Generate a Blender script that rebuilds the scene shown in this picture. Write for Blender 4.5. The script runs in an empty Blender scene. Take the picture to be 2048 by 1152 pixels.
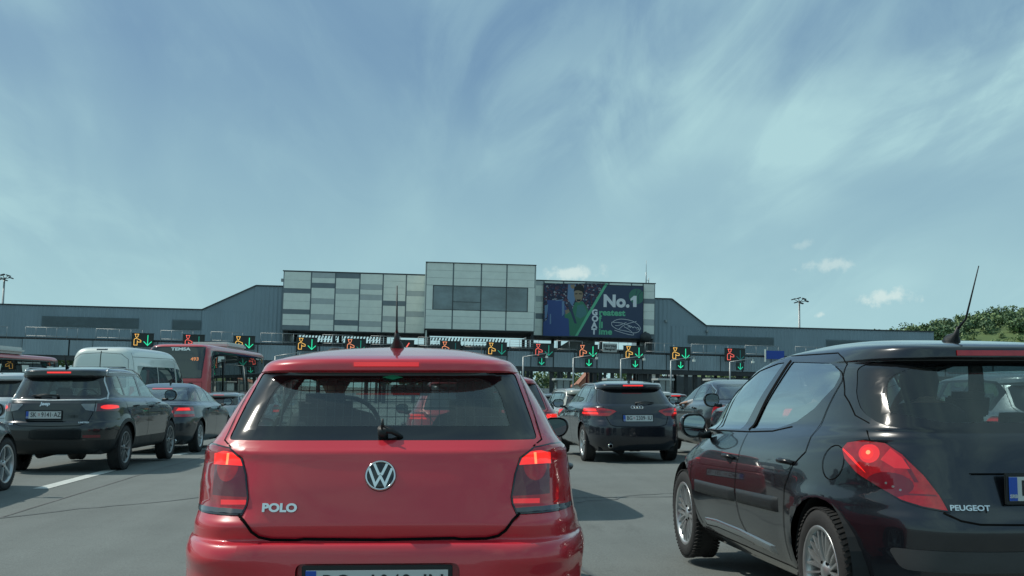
import bpy, bmesh, math, random
from mathutils import Vector, Matrix, noise
from mathutils.bvhtree import BVHTree
from mathutils.geometry import tessellate_polygon
R = math.radians
S = bpy.context.scene
COL = S.collection
random.seed(7)

# ------------------------------------------------------------------ camera
FPX, CX, CY = 2150.0, 1024.0, 576.0            # focal length in pixels of a 2048 wide picture
YAW, PITCH, ROLL = R(3.6), R(5.42), R(1.3)
CAMZ = 1.28
TILT = R(1.3)                                   # the road's crossfall
cam = bpy.data.cameras.new('camera'); camo = bpy.data.objects.new('camera', cam); COL.objects.link(camo)
cam.sensor_width = 36; cam.lens = 36*FPX/2048; cam.clip_start = .1; cam.clip_end = 6000
CR = Matrix.Rotation(-YAW, 3, 'Z') @ Matrix.Rotation(math.pi/2+PITCH, 3, 'X') @ Matrix.Rotation(ROLL, 3, 'Z')
camo.matrix_world = Matrix.Translation((0, 0, CAMZ)) @ CR.to_4x4()
S.camera = camo

# ------------------------------------------------------------------ sky, sun, exposure
SUN_EL = R(49)
SUND = Vector((-1.3, .44, 0)).normalized()*math.cos(SUN_EL) + Vector((0, 0, math.sin(SUN_EL)))   # towards the sun
w = bpy.data.worlds.new('World'); S.world = w; w.use_nodes = True
nt = w.node_tree; nt.nodes.clear()
def N(t, **k):
    n = nt.nodes.new(t)
    for a, b in k.items(): setattr(n, a, b)
    return n
def L(a, b): nt.links.new(a, b)
def val(n, i, v): n.inputs[i].default_value = v
def M_(op, a, b=None, c=None):
    n = N('ShaderNodeMath', operation=op)
    for i, v in enumerate((a, b, c)):
        if v is None: continue
        if hasattr(v, 'default_value'): L(v, n.inputs[i])
        else: n.inputs[i].default_value = v
    return n.outputs[0]
def MIX(f, a, b):
    n = N('ShaderNodeMix', data_type='RGBA')
    for i, v in ((0, f), (6, a), (7, b)):
        if hasattr(v, 'default_value'): L(v, n.inputs[i])
        else: n.inputs[i].default_value = v if i == 0 else (*v, 1)
    return n.outputs[2]
def RAMP(v, lo, hi, smooth=True):
    n = N('ShaderNodeMapRange', interpolation_type='SMOOTHSTEP' if smooth else 'LINEAR')
    L(v, n.inputs[0]); n.inputs[1].default_value = lo; n.inputs[2].default_value = hi
    return n.outputs[0]
SKY_SCALE = 1.0
out = N('ShaderNodeOutputWorld'); bg = N('ShaderNodeBackground'); L(bg.outputs[0], out.inputs[0])
sky = N('ShaderNodeTexSky', sky_type='NISHITA', sun_disc=False, sun_elevation=SUN_EL,
        sun_rotation=math.atan2(SUND.x, SUND.y), air_density=1.2, dust_density=2.5, ozone_density=1.5)
tc = N('ShaderNodeTexCoord'); sep = N('ShaderNodeSeparateXYZ'); L(tc.outputs['Generated'], sep.inputs[0])
X, Y, Z = sep.outputs
zc = M_('MAXIMUM', Z, 0.0); den = M_('ADD', zc, 0.22)
u = M_('DIVIDE', X, den); v = M_('DIVIDE', Y, den)
cmb = N('ShaderNodeCombineXYZ'); L(u, cmb.inputs[0]); L(v, cmb.inputs[1])
def rot(rz, sc, loc=(0, 0, 0)):
    m = N('ShaderNodeMapping'); L(cmb.outputs[0], m.inputs[0]); m.inputs[2].default_value = (0, 0, rz); m.inputs[3].default_value = sc; m.inputs[1].default_value = loc
    return m.outputs[0]
def NZ(vec, scale, detail, rough, dist, lac=2.0):
    n = N('ShaderNodeTexNoise'); L(vec, n.inputs['Vector'])
    n.inputs['Scale'].default_value = scale; n.inputs['Detail'].default_value = detail
    n.inputs['Roughness'].default_value = rough; n.inputs['Distortion'].default_value = dist; n.inputs['Lacunarity'].default_value = lac
    return n.outputs[0]
n1 = NZ(rot(R(-63), (1.55, .50, 1)), 1.05, 8, .50, .75)
n2 = NZ(rot(R(-78), (2.6, .8, 1), (3, 1, 0)), 1.3, 9, .58, 1.0)
n3 = NZ(rot(0, (1, 1, 1), (7, 2, 0)), .8, 3, .5, .3)
cir = M_('ADD', M_('MULTIPLY', RAMP(n1, .36, .66), .80), M_('MULTIPLY', RAMP(n2, .42, .70), .48))
cir = M_('MULTIPLY', cir, M_('ADD', M_('MULTIPLY', RAMP(n3, .32, .62), .75), .28))
# base: nishita, pulled to the teal cast of the picture, paler towards the horizon
tint = N('ShaderNodeMix', data_type='RGBA', blend_type='MULTIPLY'); tint.inputs[0].default_value = 1
L(sky.outputs[0], tint.inputs[6]); tint.inputs[7].default_value = (.86, .98, .93, 1)
base = MIX(.80, tint.outputs[2], (1.25, 2.42, 3.95))
hor = M_('SUBTRACT', 1.0, RAMP(zc, .0, .30, False)); hor = M_('POWER', hor, 1.15)
base = MIX(M_('MULTIPLY', hor, .92), base, (3.9, 6.35, 6.55))
cir = M_('MAXIMUM', cir, M_('MULTIPLY_ADD', cir, .9, .05))
colr = MIX(cir, base, (3.75, 5.85, 6.2))
def puff(px, py, wpx, hpx, amt, seed):
    d = CR @ Vector(((px-CX)/FPX, -(py-CY)/FPX, -1)); d.normalize()
    e = Vector((d.y, -d.x, 0)).normalized(); upv = e.cross(d)
    def dotn(vec):
        n = N('ShaderNodeVectorMath', operation='DOT_PRODUCT'); L(tc.outputs['Generated'], n.inputs[0]); n.inputs[1].default_value = vec; return n.outputs['Value']
    a = M_('DIVIDE', M_('SUBTRACT', dotn(e), e.dot(d)), wpx/FPX); b = M_('DIVIDE', M_('SUBTRACT', dotn(upv), upv.dot(d)), hpx/FPX)
    b = M_('ADD', b, M_('MULTIPLY', a, -.25))
    r = M_('SQRT', M_('ADD', M_('MULTIPLY', a, a), M_('MULTIPLY', b, b)))
    nz = N('ShaderNodeTexNoise'); L(tc.outputs['Generated'], nz.inputs['Vector']); nz.inputs['Scale'].default_value = 75+seed; nz.inputs['Detail'].default_value = 6; nz.inputs['Roughness'].default_value = .62
    k = M_('SUBTRACT', 1.0, M_('ADD', r, M_('MULTIPLY', M_('SUBTRACT', nz.outputs[0], .5), 2.6)))
    k = M_('MULTIPLY', RAMP(k, .05, .85), amt)
    front = RAMP(dotn(d), .9, .95)
    return M_('MULTIPLY', k, front), b
for args in ((1145, 548, 62, 20, .62, 0), (1778, 594, 70, 19, .62, 3), (1655, 530, 60, 16, .42, 5), (1640, 630, 11, 8, .5, 9), (1610, 488, 26, 10, .22, 11)):
    k, b = puff(*args)
    colr = MIX(k, colr, (6.6, 7.6, 7.2))
dark = M_('SUBTRACT', 1.0, RAMP(Z, -.10, -.01)); colr = MIX(dark, colr, (1.2, 1.5, 1.45))
L(colr, bg.inputs[0]); bg.inputs[1].default_value = .112
sd = bpy.data.lights.new('sun', 'SUN'); sd.energy = 3.0; sd.angle = R(.55); sd.color = (1, .96, .86)
so = bpy.data.objects.new('sun', sd); COL.objects.link(so)
so.rotation_euler = SUND.to_track_quat('Z', 'Y').to_euler(); so.location = (-20, 20, 60)
S.view_settings.view_transform = 'Standard'; S.view_settings.look = 'None'; S.view_settings.exposure = 0; S.view_settings.gamma = 1
S.render.engine = 'CYCLES'
S.cycles.max_bounces = 8; S.cycles.transparent_max_bounces = 16

# ------------------------------------------------------------------ where a pixel of the picture lies
def ray(px, py):
    return CR @ Vector(((px-CX)/FPX, -(py-CY)/FPX, -1))
def at(px, py, Yw):                              # on the upright plane y = Yw
    d = ray(px, py); t = Yw/d.y
    return Vector((d.x*t, Yw, CAMZ+d.z*t))
def G(x, y):                                     # height of the road
    return math.tan(TILT)*max(-30, min(30, x)) - .011*max(0, min(60, y)-18) if y > 18 else math.tan(TILT)*max(-30, min(30, x))
def onroad(px, py):
    d = ray(px, py); t = 10.0
    for _ in range(40):
        p = d*t; t += ((CAMZ+d.z*t)-G(p.x, p.y))/max(.02, -d.z)*.7
    p = d*t
    return Vector((p.x, p.y, G(p.x, p.y)))
def camxz(Xc, Zc):                               # metres right of and ahead of the lens -> x, y
    return (Xc*math.cos(YAW)+Zc*math.sin(YAW), -Xc*math.sin(YAW)+Zc*math.cos(YAW))

# ------------------------------------------------------------------ objects
def tag(o, label=None, cat=None, group=None, kind=None):
    if label: o['label'] = label
    if cat: o['category'] = cat
    if group: o['group'] = group
    if kind: o['kind'] = kind
    return o
def thing(name, label, cat, loc=(0, 0, 0), rot=(0, 0, 0), group=None):
    o = bpy.data.objects.new(name, None); COL.objects.link(o); o.location = loc; o.rotation_euler = rot
    o.empty_display_size = .2
    return tag(o, label, cat, group)
def link(name, me, parent=None):
    o = bpy.data.objects.new(name, me); COL.objects.link(o)
    if parent is not None: o.parent = parent
    return o
def mesh_obj(name, bm, mats, parent=None, smooth=False, bevel=0):
    if not isinstance(mats, (list, tuple)): mats = [mats]
    me = bpy.data.meshes.new(name)
    if bevel:
        bmesh.ops.bevel(bm, geom=[e for e in bm.edges if len(e.link_faces) == 2 and e.calc_face_angle(0) > .6], offset=bevel, segments=2, affect='EDGES', clamp_overlap=True)
    bm.normal_update(); bm.to_mesh(me); bm.free()
    for m in mats: me.materials.append(m)
    if smooth:
        for p in me.polygons: p.use_smooth = True
        if smooth != 'all':
            try: me.set_sharp_from_angle(angle=R(35))
            except Exception: pass
    return link(name, me, parent)
def copy_tree(o, parent=None):
    c = o.copy(); COL.objects.link(c)
    if parent is not None: c.parent = parent
    for ch in list(o.children): copy_tree(ch, c)
    return c

# ------------------------------------------------------------------ materials
MATS = {}
def pm(name, col=(.5, .5, .5), rough=.5, metal=0, coat=0, emit=None, es=1, spec=.5, crough=.03):
    if name in MATS: return MATS[name]
    m = bpy.data.materials.new(name); m.use_nodes = True; b = m.node_tree.nodes['Principled BSDF']
    b.inputs['Base Color'].default_value = (*col, 1); b.inputs['Roughness'].default_value = rough; b.inputs['Metallic'].default_value = metal
    b.inputs['Coat Weight'].default_value = coat; b.inputs['Coat Roughness'].default_value = crough
    b.inputs['Specular IOR Level'].default_value = spec
    if emit: b.inputs['Emission Color'].default_value = (*emit, 1); b.inputs['Emission Strength'].default_value = es
    m.diffuse_color = (*col, 1); MATS[name] = m
    return m
def tex(m, scale=4, amt=.15, rough_amt=0, bump=0, bscale=80, coord='Object', detail=6, stretch=(1, 1, 1)):
    """uneven colour, gloss and relief from procedural noise"""
    nt = m.node_tree; b = nt.nodes['Principled BSDF']
    t = nt.nodes.new('ShaderNodeTexCoord'); mp = nt.nodes.new('ShaderNodeMapping'); mp.inputs[3].default_value = stretch
    nt.links.new(t.outputs[coord], mp.inputs[0])
    n = nt.nodes.new('ShaderNodeTexNoise'); n.inputs['Scale'].default_value = scale; n.inputs['Detail'].default_value = detail; n.inputs['Roughness'].default_value = .6
    nt.links.new(mp.outputs[0], n.inputs[0])
    if amt:
        c = b.inputs['Base Color'].default_value[:]
        mr = nt.nodes.new('ShaderNodeMapRange'); mr.inputs[1].default_value = .3; mr.inputs[2].default_value = .7; mr.inputs[3].default_value = 1-amt; mr.inputs[4].default_value = 1+amt
        nt.links.new(n.outputs[0], mr.inputs[0])
        vm = nt.nodes.new('ShaderNodeVectorMath'); vm.operation = 'SCALE'; vm.inputs[0].default_value = c[:3]; nt.links.new(mr.outputs[0], vm.inputs['Scale'])
        nt.links.new(vm.outputs[0], b.inputs['Base Color'])
    if rough_amt:
        r = b.inputs['Roughness'].default_value
        mr = nt.nodes.new('ShaderNodeMapRange'); mr.inputs[1].default_value = .3; mr.inputs[2].default_value = .7; mr.inputs[3].default_value = max(0, r-rough_amt); mr.inputs[4].default_value = r+rough_amt
        nt.links.new(n.outputs[0], mr.inputs[0]); nt.links.new(mr.outputs[0], b.inputs['Roughness'])
    if bump:
        n2 = nt.nodes.new('ShaderNodeTexNoise'); n2.inputs['Scale'].default_value = bscale; n2.inputs['Detail'].default_value = 4
        nt.links.new(mp.outputs[0], n2.inputs[0])
        bp = nt.nodes.new('ShaderNodeBump'); bp.inputs['Strength'].default_value = bump; bp.inputs['Distance'].default_value = .01
        nt.links.new(n2.outputs[0], bp.inputs['Height']); nt.links.new(bp.outputs[0], b.inputs['Normal'])
    return m
def paint(name, col, metal=.0, rough=.38, dust=.05):
    """clear-coated car paint with a film of road dust; matt lining on its inner side"""
    if name in MATS: return MATS[name]
    m = pm(name, col, rough, metal, 1.0, crough=.035); nt = m.node_tree; b = nt.nodes['Principled BSDF']
    t = nt.nodes.new('ShaderNodeTexCoord'); n = nt.nodes.new('ShaderNodeTexNoise'); n.inputs['Scale'].default_value = 3.2; n.inputs['Detail'].default_value = 8; n.inputs['Roughness'].default_value = .68
    nt.links.new(t.outputs['Object'], n.inputs[0])
    sx = nt.nodes.new('ShaderNodeSeparateXYZ'); nt.links.new(t.outputs['Object'], sx.inputs[0])
    mr = nt.nodes.new('ShaderNodeMapRange'); mr.inputs[1].default_value = .95; mr.inputs[2].default_value = .2; mr.inputs[3].default_value = .25; mr.inputs[4].default_value = 1.5
    nt.links.new(sx.outputs[2], mr.inputs[0])
    m2 = nt.nodes.new('ShaderNodeMapRange'); m2.inputs[1].default_value = .38; m2.inputs[2].default_value = .75; m2.inputs[4].default_value = dust*2
    nt.links.new(n.outputs[0], m2.inputs[0])
    mu = nt.nodes.new('ShaderNodeMath'); mu.operation = 'MULTIPLY'; nt.links.new(mr.outputs[0], mu.inputs[0]); nt.links.new(m2.outputs[0], mu.inputs[1])
    mx = nt.nodes.new('ShaderNodeMix'); mx.data_type = 'RGBA'; mx.inputs[6].default_value = (*col, 1); mx.inputs[7].default_value = (.20, .19, .17, 1)
    nt.links.new(mu.outputs[0], mx.inputs[0])
    geo = nt.nodes.new('ShaderNodeNewGeometry')
    mb = nt.nodes.new('ShaderNodeMix'); mb.data_type = 'RGBA'; mb.inputs[7].default_value = (.012, .013, .014, 1)
    nt.links.new(geo.outputs['Backfacing'], mb.inputs[0]); nt.links.new(mx.outputs[2], mb.inputs[6]); nt.links.new(mb.outputs[2], b.inputs['Base Color'])
    cw = nt.nodes.new('ShaderNodeMath'); cw.operation = 'SUBTRACT'; cw.inputs[0].default_value = 1; nt.links.new(geo.outputs['Backfacing'], cw.inputs[1])
    nt.links.new(cw.outputs[0], b.inputs['Coat Weight'])
    cr = nt.nodes.new('ShaderNodeMath'); cr.operation = 'MULTIPLY_ADD'; nt.links.new(mu.outputs[0], cr.inputs[0]); cr.inputs[1].default_value = .9; cr.inputs[2].default_value = .025
    nt.links.new(cr.outputs[0], b.inputs['Coat Roughness'])
    n3 = nt.nodes.new('ShaderNodeTexNoise'); n3.inputs['Scale'].default_value = 1.6; n3.inputs['Detail'].default_value = 1; nt.links.new(t.outputs['Object'], n3.inputs[0])
    bp = nt.nodes.new('ShaderNodeBump'); bp.inputs['Strength'].default_value = .10; bp.inputs['Distance'].default_value = .012
    nt.links.new(n3.outputs[0], bp.inputs['Height']); nt.links.new(bp.outputs[0], b.inputs['Coat Normal'])
    return m
def glass(name, tint=(.35, .42, .42), base=.06, rough=.0, dirt=.0):
    if name in MATS: return MATS[name]
    m = bpy.data.materials.new(name); m.use_nodes = True; nt = m.node_tree; nt.nodes.clear(); MATS[name] = m
    o = nt.nodes.new('ShaderNodeOutputMaterial'); tr = nt.nodes.new('ShaderNodeBsdfTransparent'); tr.inputs[0].default_value = (*tint, 1)
    gl = nt.nodes.new('ShaderNodeBsdfGlossy'); gl.inputs['Roughness'].default_value = rough; gl.inputs[0].default_value = (.95, 1, .98, 1)
    fr = nt.nodes.new('ShaderNodeLayerWeight'); fr.inputs[0].default_value = .5
    po = nt.nodes.new('ShaderNodeMath'); po.operation = 'POWER'; po.inputs[1].default_value = 4.0; nt.links.new(fr.outputs['Facing'], po.inputs[0])
    ad = nt.nodes.new('ShaderNodeMath'); ad.operation = 'MULTIPLY_ADD'; ad.inputs[1].default_value = .9; ad.inputs[2].default_value = base; ad.use_clamp = True
    nt.links.new(po.outputs[0], ad.inputs[0])
    mx = nt.nodes.new('ShaderNodeMixShader'); nt.links.new(ad.outputs[0], mx.inputs[0]); nt.links.new(tr.outputs[0], mx.inputs[1]); nt.links.new(gl.outputs[0], mx.inputs[2])
    last = mx
    if dirt:
        t = nt.nodes.new('ShaderNodeTexCoord'); n = nt.nodes.new('ShaderNodeTexNoise'); n.inputs['Scale'].default_value = 5; n.inputs['Detail'].default_value = 8; nt.links.new(t.outputs['Object'], n.inputs[0])
        mr = nt.nodes.new('ShaderNodeMapRange'); mr.inputs[1].default_value = .3; mr.inputs[2].default_value = .8; mr.inputs[3].default_value = dirt*.4; mr.inputs[4].default_value = dirt*1.5; nt.links.new(n.outputs[0], mr.inputs[0])
        df = nt.nodes.new('ShaderNodeBsdfDiffuse'); df.inputs[0].default_value = (.30, .33, .31, 1)
        m2 = nt.nodes.new('ShaderNodeMixShader'); nt.links.new(mr.outputs[0], m2.inputs[0]); nt.links.new(mx.outputs[0], m2.inputs[1]); nt.links.new(df.outputs[0], m2.inputs[2]); last = m2
    nt.links.new(last.outputs[0], o.inputs[0])
    return m
BLACKPL = tex(pm('black_plastic', (.010, .013, .014), .5), 6, .25, .08, .15, 400)
TRIM = pm('gloss_black', (.006, .007, .008), .08, 0, .6)
SEAM = pm('seam_shadow_gap', (.004, .004, .004), .9, spec=.1)
RUBBER = tex(pm('tyre_rubber', (.022, .022, .022), .82), 20, .3, .06, .3, 160)
CHROME = pm('chrome', (.72, .74, .74), .12, 1)
ALLOY = tex(pm('alloy', (.50, .52, .52), .32, .75), 12, .1, .05)
DKALLOY = pm('dark_alloy', (.14, .15, .15), .35, .8)
DISC = pm('brake_disc', (.10, .095, .09), .5, .7)
LINING = pm('cabin_lining', (.016, .017, .018), .85)
SEATM = tex(pm('seat_cloth', (.022, .024, .027), .9), 30, .25)
MIRR = pm('mirror_glass', (.62, .70, .72), .01, 1)
WHITEP = pm('plate_white', (.55, .58, .56), .35)
BLUEP = pm('plate_blue', (.015, .08, .42), .35)
INK = pm('plate_ink', (.012, .012, .014), .5)
REDLENS = tex(pm('red_lens', (.26, .006, .010), .08, 0, 1, emit=(1, .02, .03), es=.06), 25, .35)
DKLENS = pm('smoked_red_lens', (.14, .008, .016), .08, 0, 1)
LIT = tex(pm('lit_brake_lens', (.5, .01, .01), .15, 0, 1, emit=(1, .018, .010), es=.95), 60, .2)
LITHOT = pm('lamp_filament_core', (.9, .2, .1), .2, 0, 1, emit=(1, .22, .08), es=1.5)
LITDIM = pm('dim_red_lens', (.55, .012, .014), .12, 0, 1, emit=(1, .02, .025), es=.45)
CLEAR = pm('clear_lens', (.20, .22, .22), .06, .3, 1); SMOKED = pm('smoked_clear_lens', (.05, .055, .06), .10, .1, 1)
G_FRONT = glass('clear_car_glass', (.66, .76, .74), .12)
G_TINT = glass('green_car_glass', (.58, .68, .66), .10, dirt=.06)
G_DARK = glass('privacy_glass', (.10, .12, .12), .09, dirt=.03)
# ------------------------------------------------------------------ small shape helpers
def add_box(bm, c, s, rz=0, mi=0, M=None):
    r = bmesh.ops.create_cube(bm, size=1.0)
    m = Matrix.Translation(c) @ Matrix.Rotation(rz, 4, 'Z') @ Matrix.Diagonal((*s, 1))
    if M is not None: m = M @ m
    bmesh.ops.transform(bm, matrix=m, verts=r['verts'])
    for f in {f for v in r['verts'] for f in v.link_faces}: f.material_index = mi
    return r['verts']
def add_tube(bm, pts, rad, n=8, mi=0, flat=None, caps=True):
    pts = [Vector(p) for p in pts]; rings = []
    prev = None
    for i, p in enumerate(pts):
        t = (pts[min(i+1, len(pts)-1)]-pts[max(i-1, 0)]).normalized()
        a = Vector((0, 0, 1)) if abs(t.z) < .92 else Vector((1, 0, 0))
        if prev is not None: a = prev
        s = t.cross(a).normalized(); b = s.cross(t).normalized(); prev = b
        r = rad[i] if isinstance(rad, (list, tuple)) else rad
        rings.append([bm.verts.new(p + (s*math.cos(2*math.pi*k/n) + b*math.sin(2*math.pi*k/n))*r) for k in range(n)])
    for A, B in zip(rings, rings[1:]):
        for k in range(n):
            f = bm.faces.new((A[k], A[(k+1) % n], B[(k+1) % n], B[k])); f.material_index = mi; f.smooth = True
    if caps:
        for rg in (rings[0][::-1], rings[-1]):
            f = bm.faces.new(rg); f.material_index = mi
def add_lathe(bm, prof, n=32, M=None, mi=0, close=True):
    """profile of (radius, height) turned about z; M places it"""
    rings = []
    for r, h in prof:
        rings.append([bm.verts.new((M or Matrix()) @ Vector((r*math.cos(2*math.pi*k/n), r*math.sin(2*math.pi*k/n), h))) for k in range(n)])
    for A, B in zip(rings, rings[1:]):
        for k in range(n):
            f = bm.faces.new((A[k], A[(k+1) % n], B[(k+1) % n], B[k])); f.material_index = mi; f.smooth = True
def add_prism(bm, poly, axis='y', a=0, b=1, mi=0):
    """polygon (u, w) pushed along an axis; y: (x, z), x: (y, z), z: (x, y)"""
    def P(u, w, t):
        return {'y': (u, t, w), 'x': (t, u, w), 'z': (u, w, t)}[axis]
    A = [bm.verts.new(P(u_, w_, a)) for u_, w_ in poly]; B = [bm.verts.new(P(u_, w_, b)) for u_, w_ in poly]
    fs = [bm.faces.new(A), bm.faces.new(B[::-1])]
    for i in range(len(poly)):
        j = (i+1) % len(poly); fs.append(bm.faces.new((A[j], A[i], B[i], B[j])))
    for f in fs: f.material_index = mi
    bmesh.ops.recalc_face_normals(bm, faces=fs)
def add_ellipsoid(bm, c, r, M=None, mi=0, seg=16, rings=10, sq=1.0):
    v = bmesh.ops.create_uvsphere(bm, u_segments=seg, v_segments=rings, radius=1)['verts']
    for q in v:
        if sq != 1: q.co = Vector([math.copysign(abs(k)**sq, k) for k in q.co])
        q.co = Vector((q.co.x*r[0], q.co.y*r[1], q.co.z*r[2])); q.co = (M @ q.co if M is not None else q.co) + Vector(c)
    for f in {f for q in v for f in q.link_faces}: f.material_index = mi; f.smooth = True
    return v
def text_bm(s, size, depth=.002, bold=0, space=1.0, align='CENTER', shear=0, widthscale=1):
    cu = bpy.data.curves.new('t', 'FONT'); cu.body = s; cu.size = size; cu.extrude = depth/2; cu.offset = bold; cu.align_x = align; cu.align_y = 'CENTER'; cu.space_character = space; cu.shear = shear; cu.resolution_u = 4
    o = bpy.data.objects.new('t', cu); COL.objects.link(o); bpy.context.view_layer.update()
    me = bpy.data.meshes.new_from_object(o.evaluated_get(bpy.context.evaluated_depsgraph_get()))
    bm = bmesh.new(); bm.from_mesh(me); bpy.data.objects.remove(o); bpy.data.curves.remove(cu); bpy.data.meshes.remove(me)
    if widthscale != 1:
        for v in bm.verts: v.co.x *= widthscale
    for f in bm.faces: f.material_index = 0
    return bm
def face_back():   # text lies in xy reading +x, up +y -> stands up facing -y
    return Matrix.Rotation(math.pi/2, 4, 'X')
def joined(dst, src, M, mi=0):
    src.transform(M); me = bpy.data.meshes.new('j'); src.to_mesh(me); src.free()
    n0 = len(dst.faces); dst.from_mesh(me); bpy.data.meshes.remove(me); dst.faces.ensure_lookup_table()
    for f in dst.faces[n0:]: f.material_index = mi
def smoothline(pts, n=6):
    pts = [Vector((*p, 0)) if len(p) == 2 else Vector(p) for p in pts]; o = []
    for i in range(len(pts)-1):
        p0, p1, p2, p3 = pts[max(i-1, 0)], pts[i], pts[i+1], pts[min(i+2, len(pts)-1)]
        for k in range(n):
            t = k/n
            o.append(.5*((2*p1)+(p2-p0)*t+(2*p0-5*p1+4*p2-p3)*t*t+(3*p1-p0-3*p2+p3)*t**3))
    o.append(pts[-1]); return o
def rounded(poly, r, n=5):
    """convex polygon with its corners rounded"""
    o = []; m = len(poly); rr = r if isinstance(r, (list, tuple)) else [r]*m
    for i in range(m):
        p = Vector(poly[i]); a = Vector(poly[i-1]); b = Vector(poly[(i+1) % m])
        d = min(rr[i], (a-p).length*.48, (b-p).length*.48)
        if d < 1e-4: o.append(tuple(p)); continue
        s = p+(a-p).normalized()*d; e = p+(b-p).normalized()*d
        for k in range(n+1):
            t = k/n; q = s*(1-t)**2 + p*2*t*(1-t) + e*t*t; o.append((q.x, q.y))
    return o
def inset(poly, d):
    """convex polygon shrunk by d (or by a list of distances per edge)"""
    m = len(poly); ar = sum(poly[i][0]*poly[(i+1) % m][1]-poly[(i+1) % m][0]*poly[i][1] for i in range(m))
    P = [Vector(p) for p in (poly if ar > 0 else poly[::-1])]; lines = []
    for i in range(m):
        a, b = P[i], P[(i+1) % m]; t = (b-a).normalized(); n = Vector((-t.y, t.x)); lines.append((a+n*(d[i] if isinstance(d, list) else d), t))
    o = []
    for i in range(m):
        (p, t), (q, s) = lines[i-1], lines[i]; cr = t.x*s.y-t.y*s.x
        if abs(cr) < 1e-6: o.append((q.x, q.y)); continue
        k = ((q-p).x*s.y-(q-p).y*s.x)/cr; r_ = p+t*k; o.append((r_.x, r_.y))
    return o
def mono(xs, M):
    """monotone cubic through values given at 0,1,2.."""
    n = len(xs); d = [xs[i+1]-xs[i] for i in range(n-1)]; m = [0]*n
    m[0], m[-1] = d[0], d[-1]
    for i in range(1, n-1): m[i] = 0 if d[i-1]*d[i] <= 0 else 2*d[i-1]*d[i]/(d[i-1]+d[i])
    o = []
    for j in range(M):
        t = j*(n-1)/(M-1); i = min(int(t), n-2); t -= i; t2, t3 = t*t, t**3
        o.append((2*t3-3*t2+1)*xs[i]+(t3-2*t2+t)*m[i]+(-2*t3+3*t2)*xs[i+1]+(t3-t2)*m[i+1])
    return o

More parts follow.
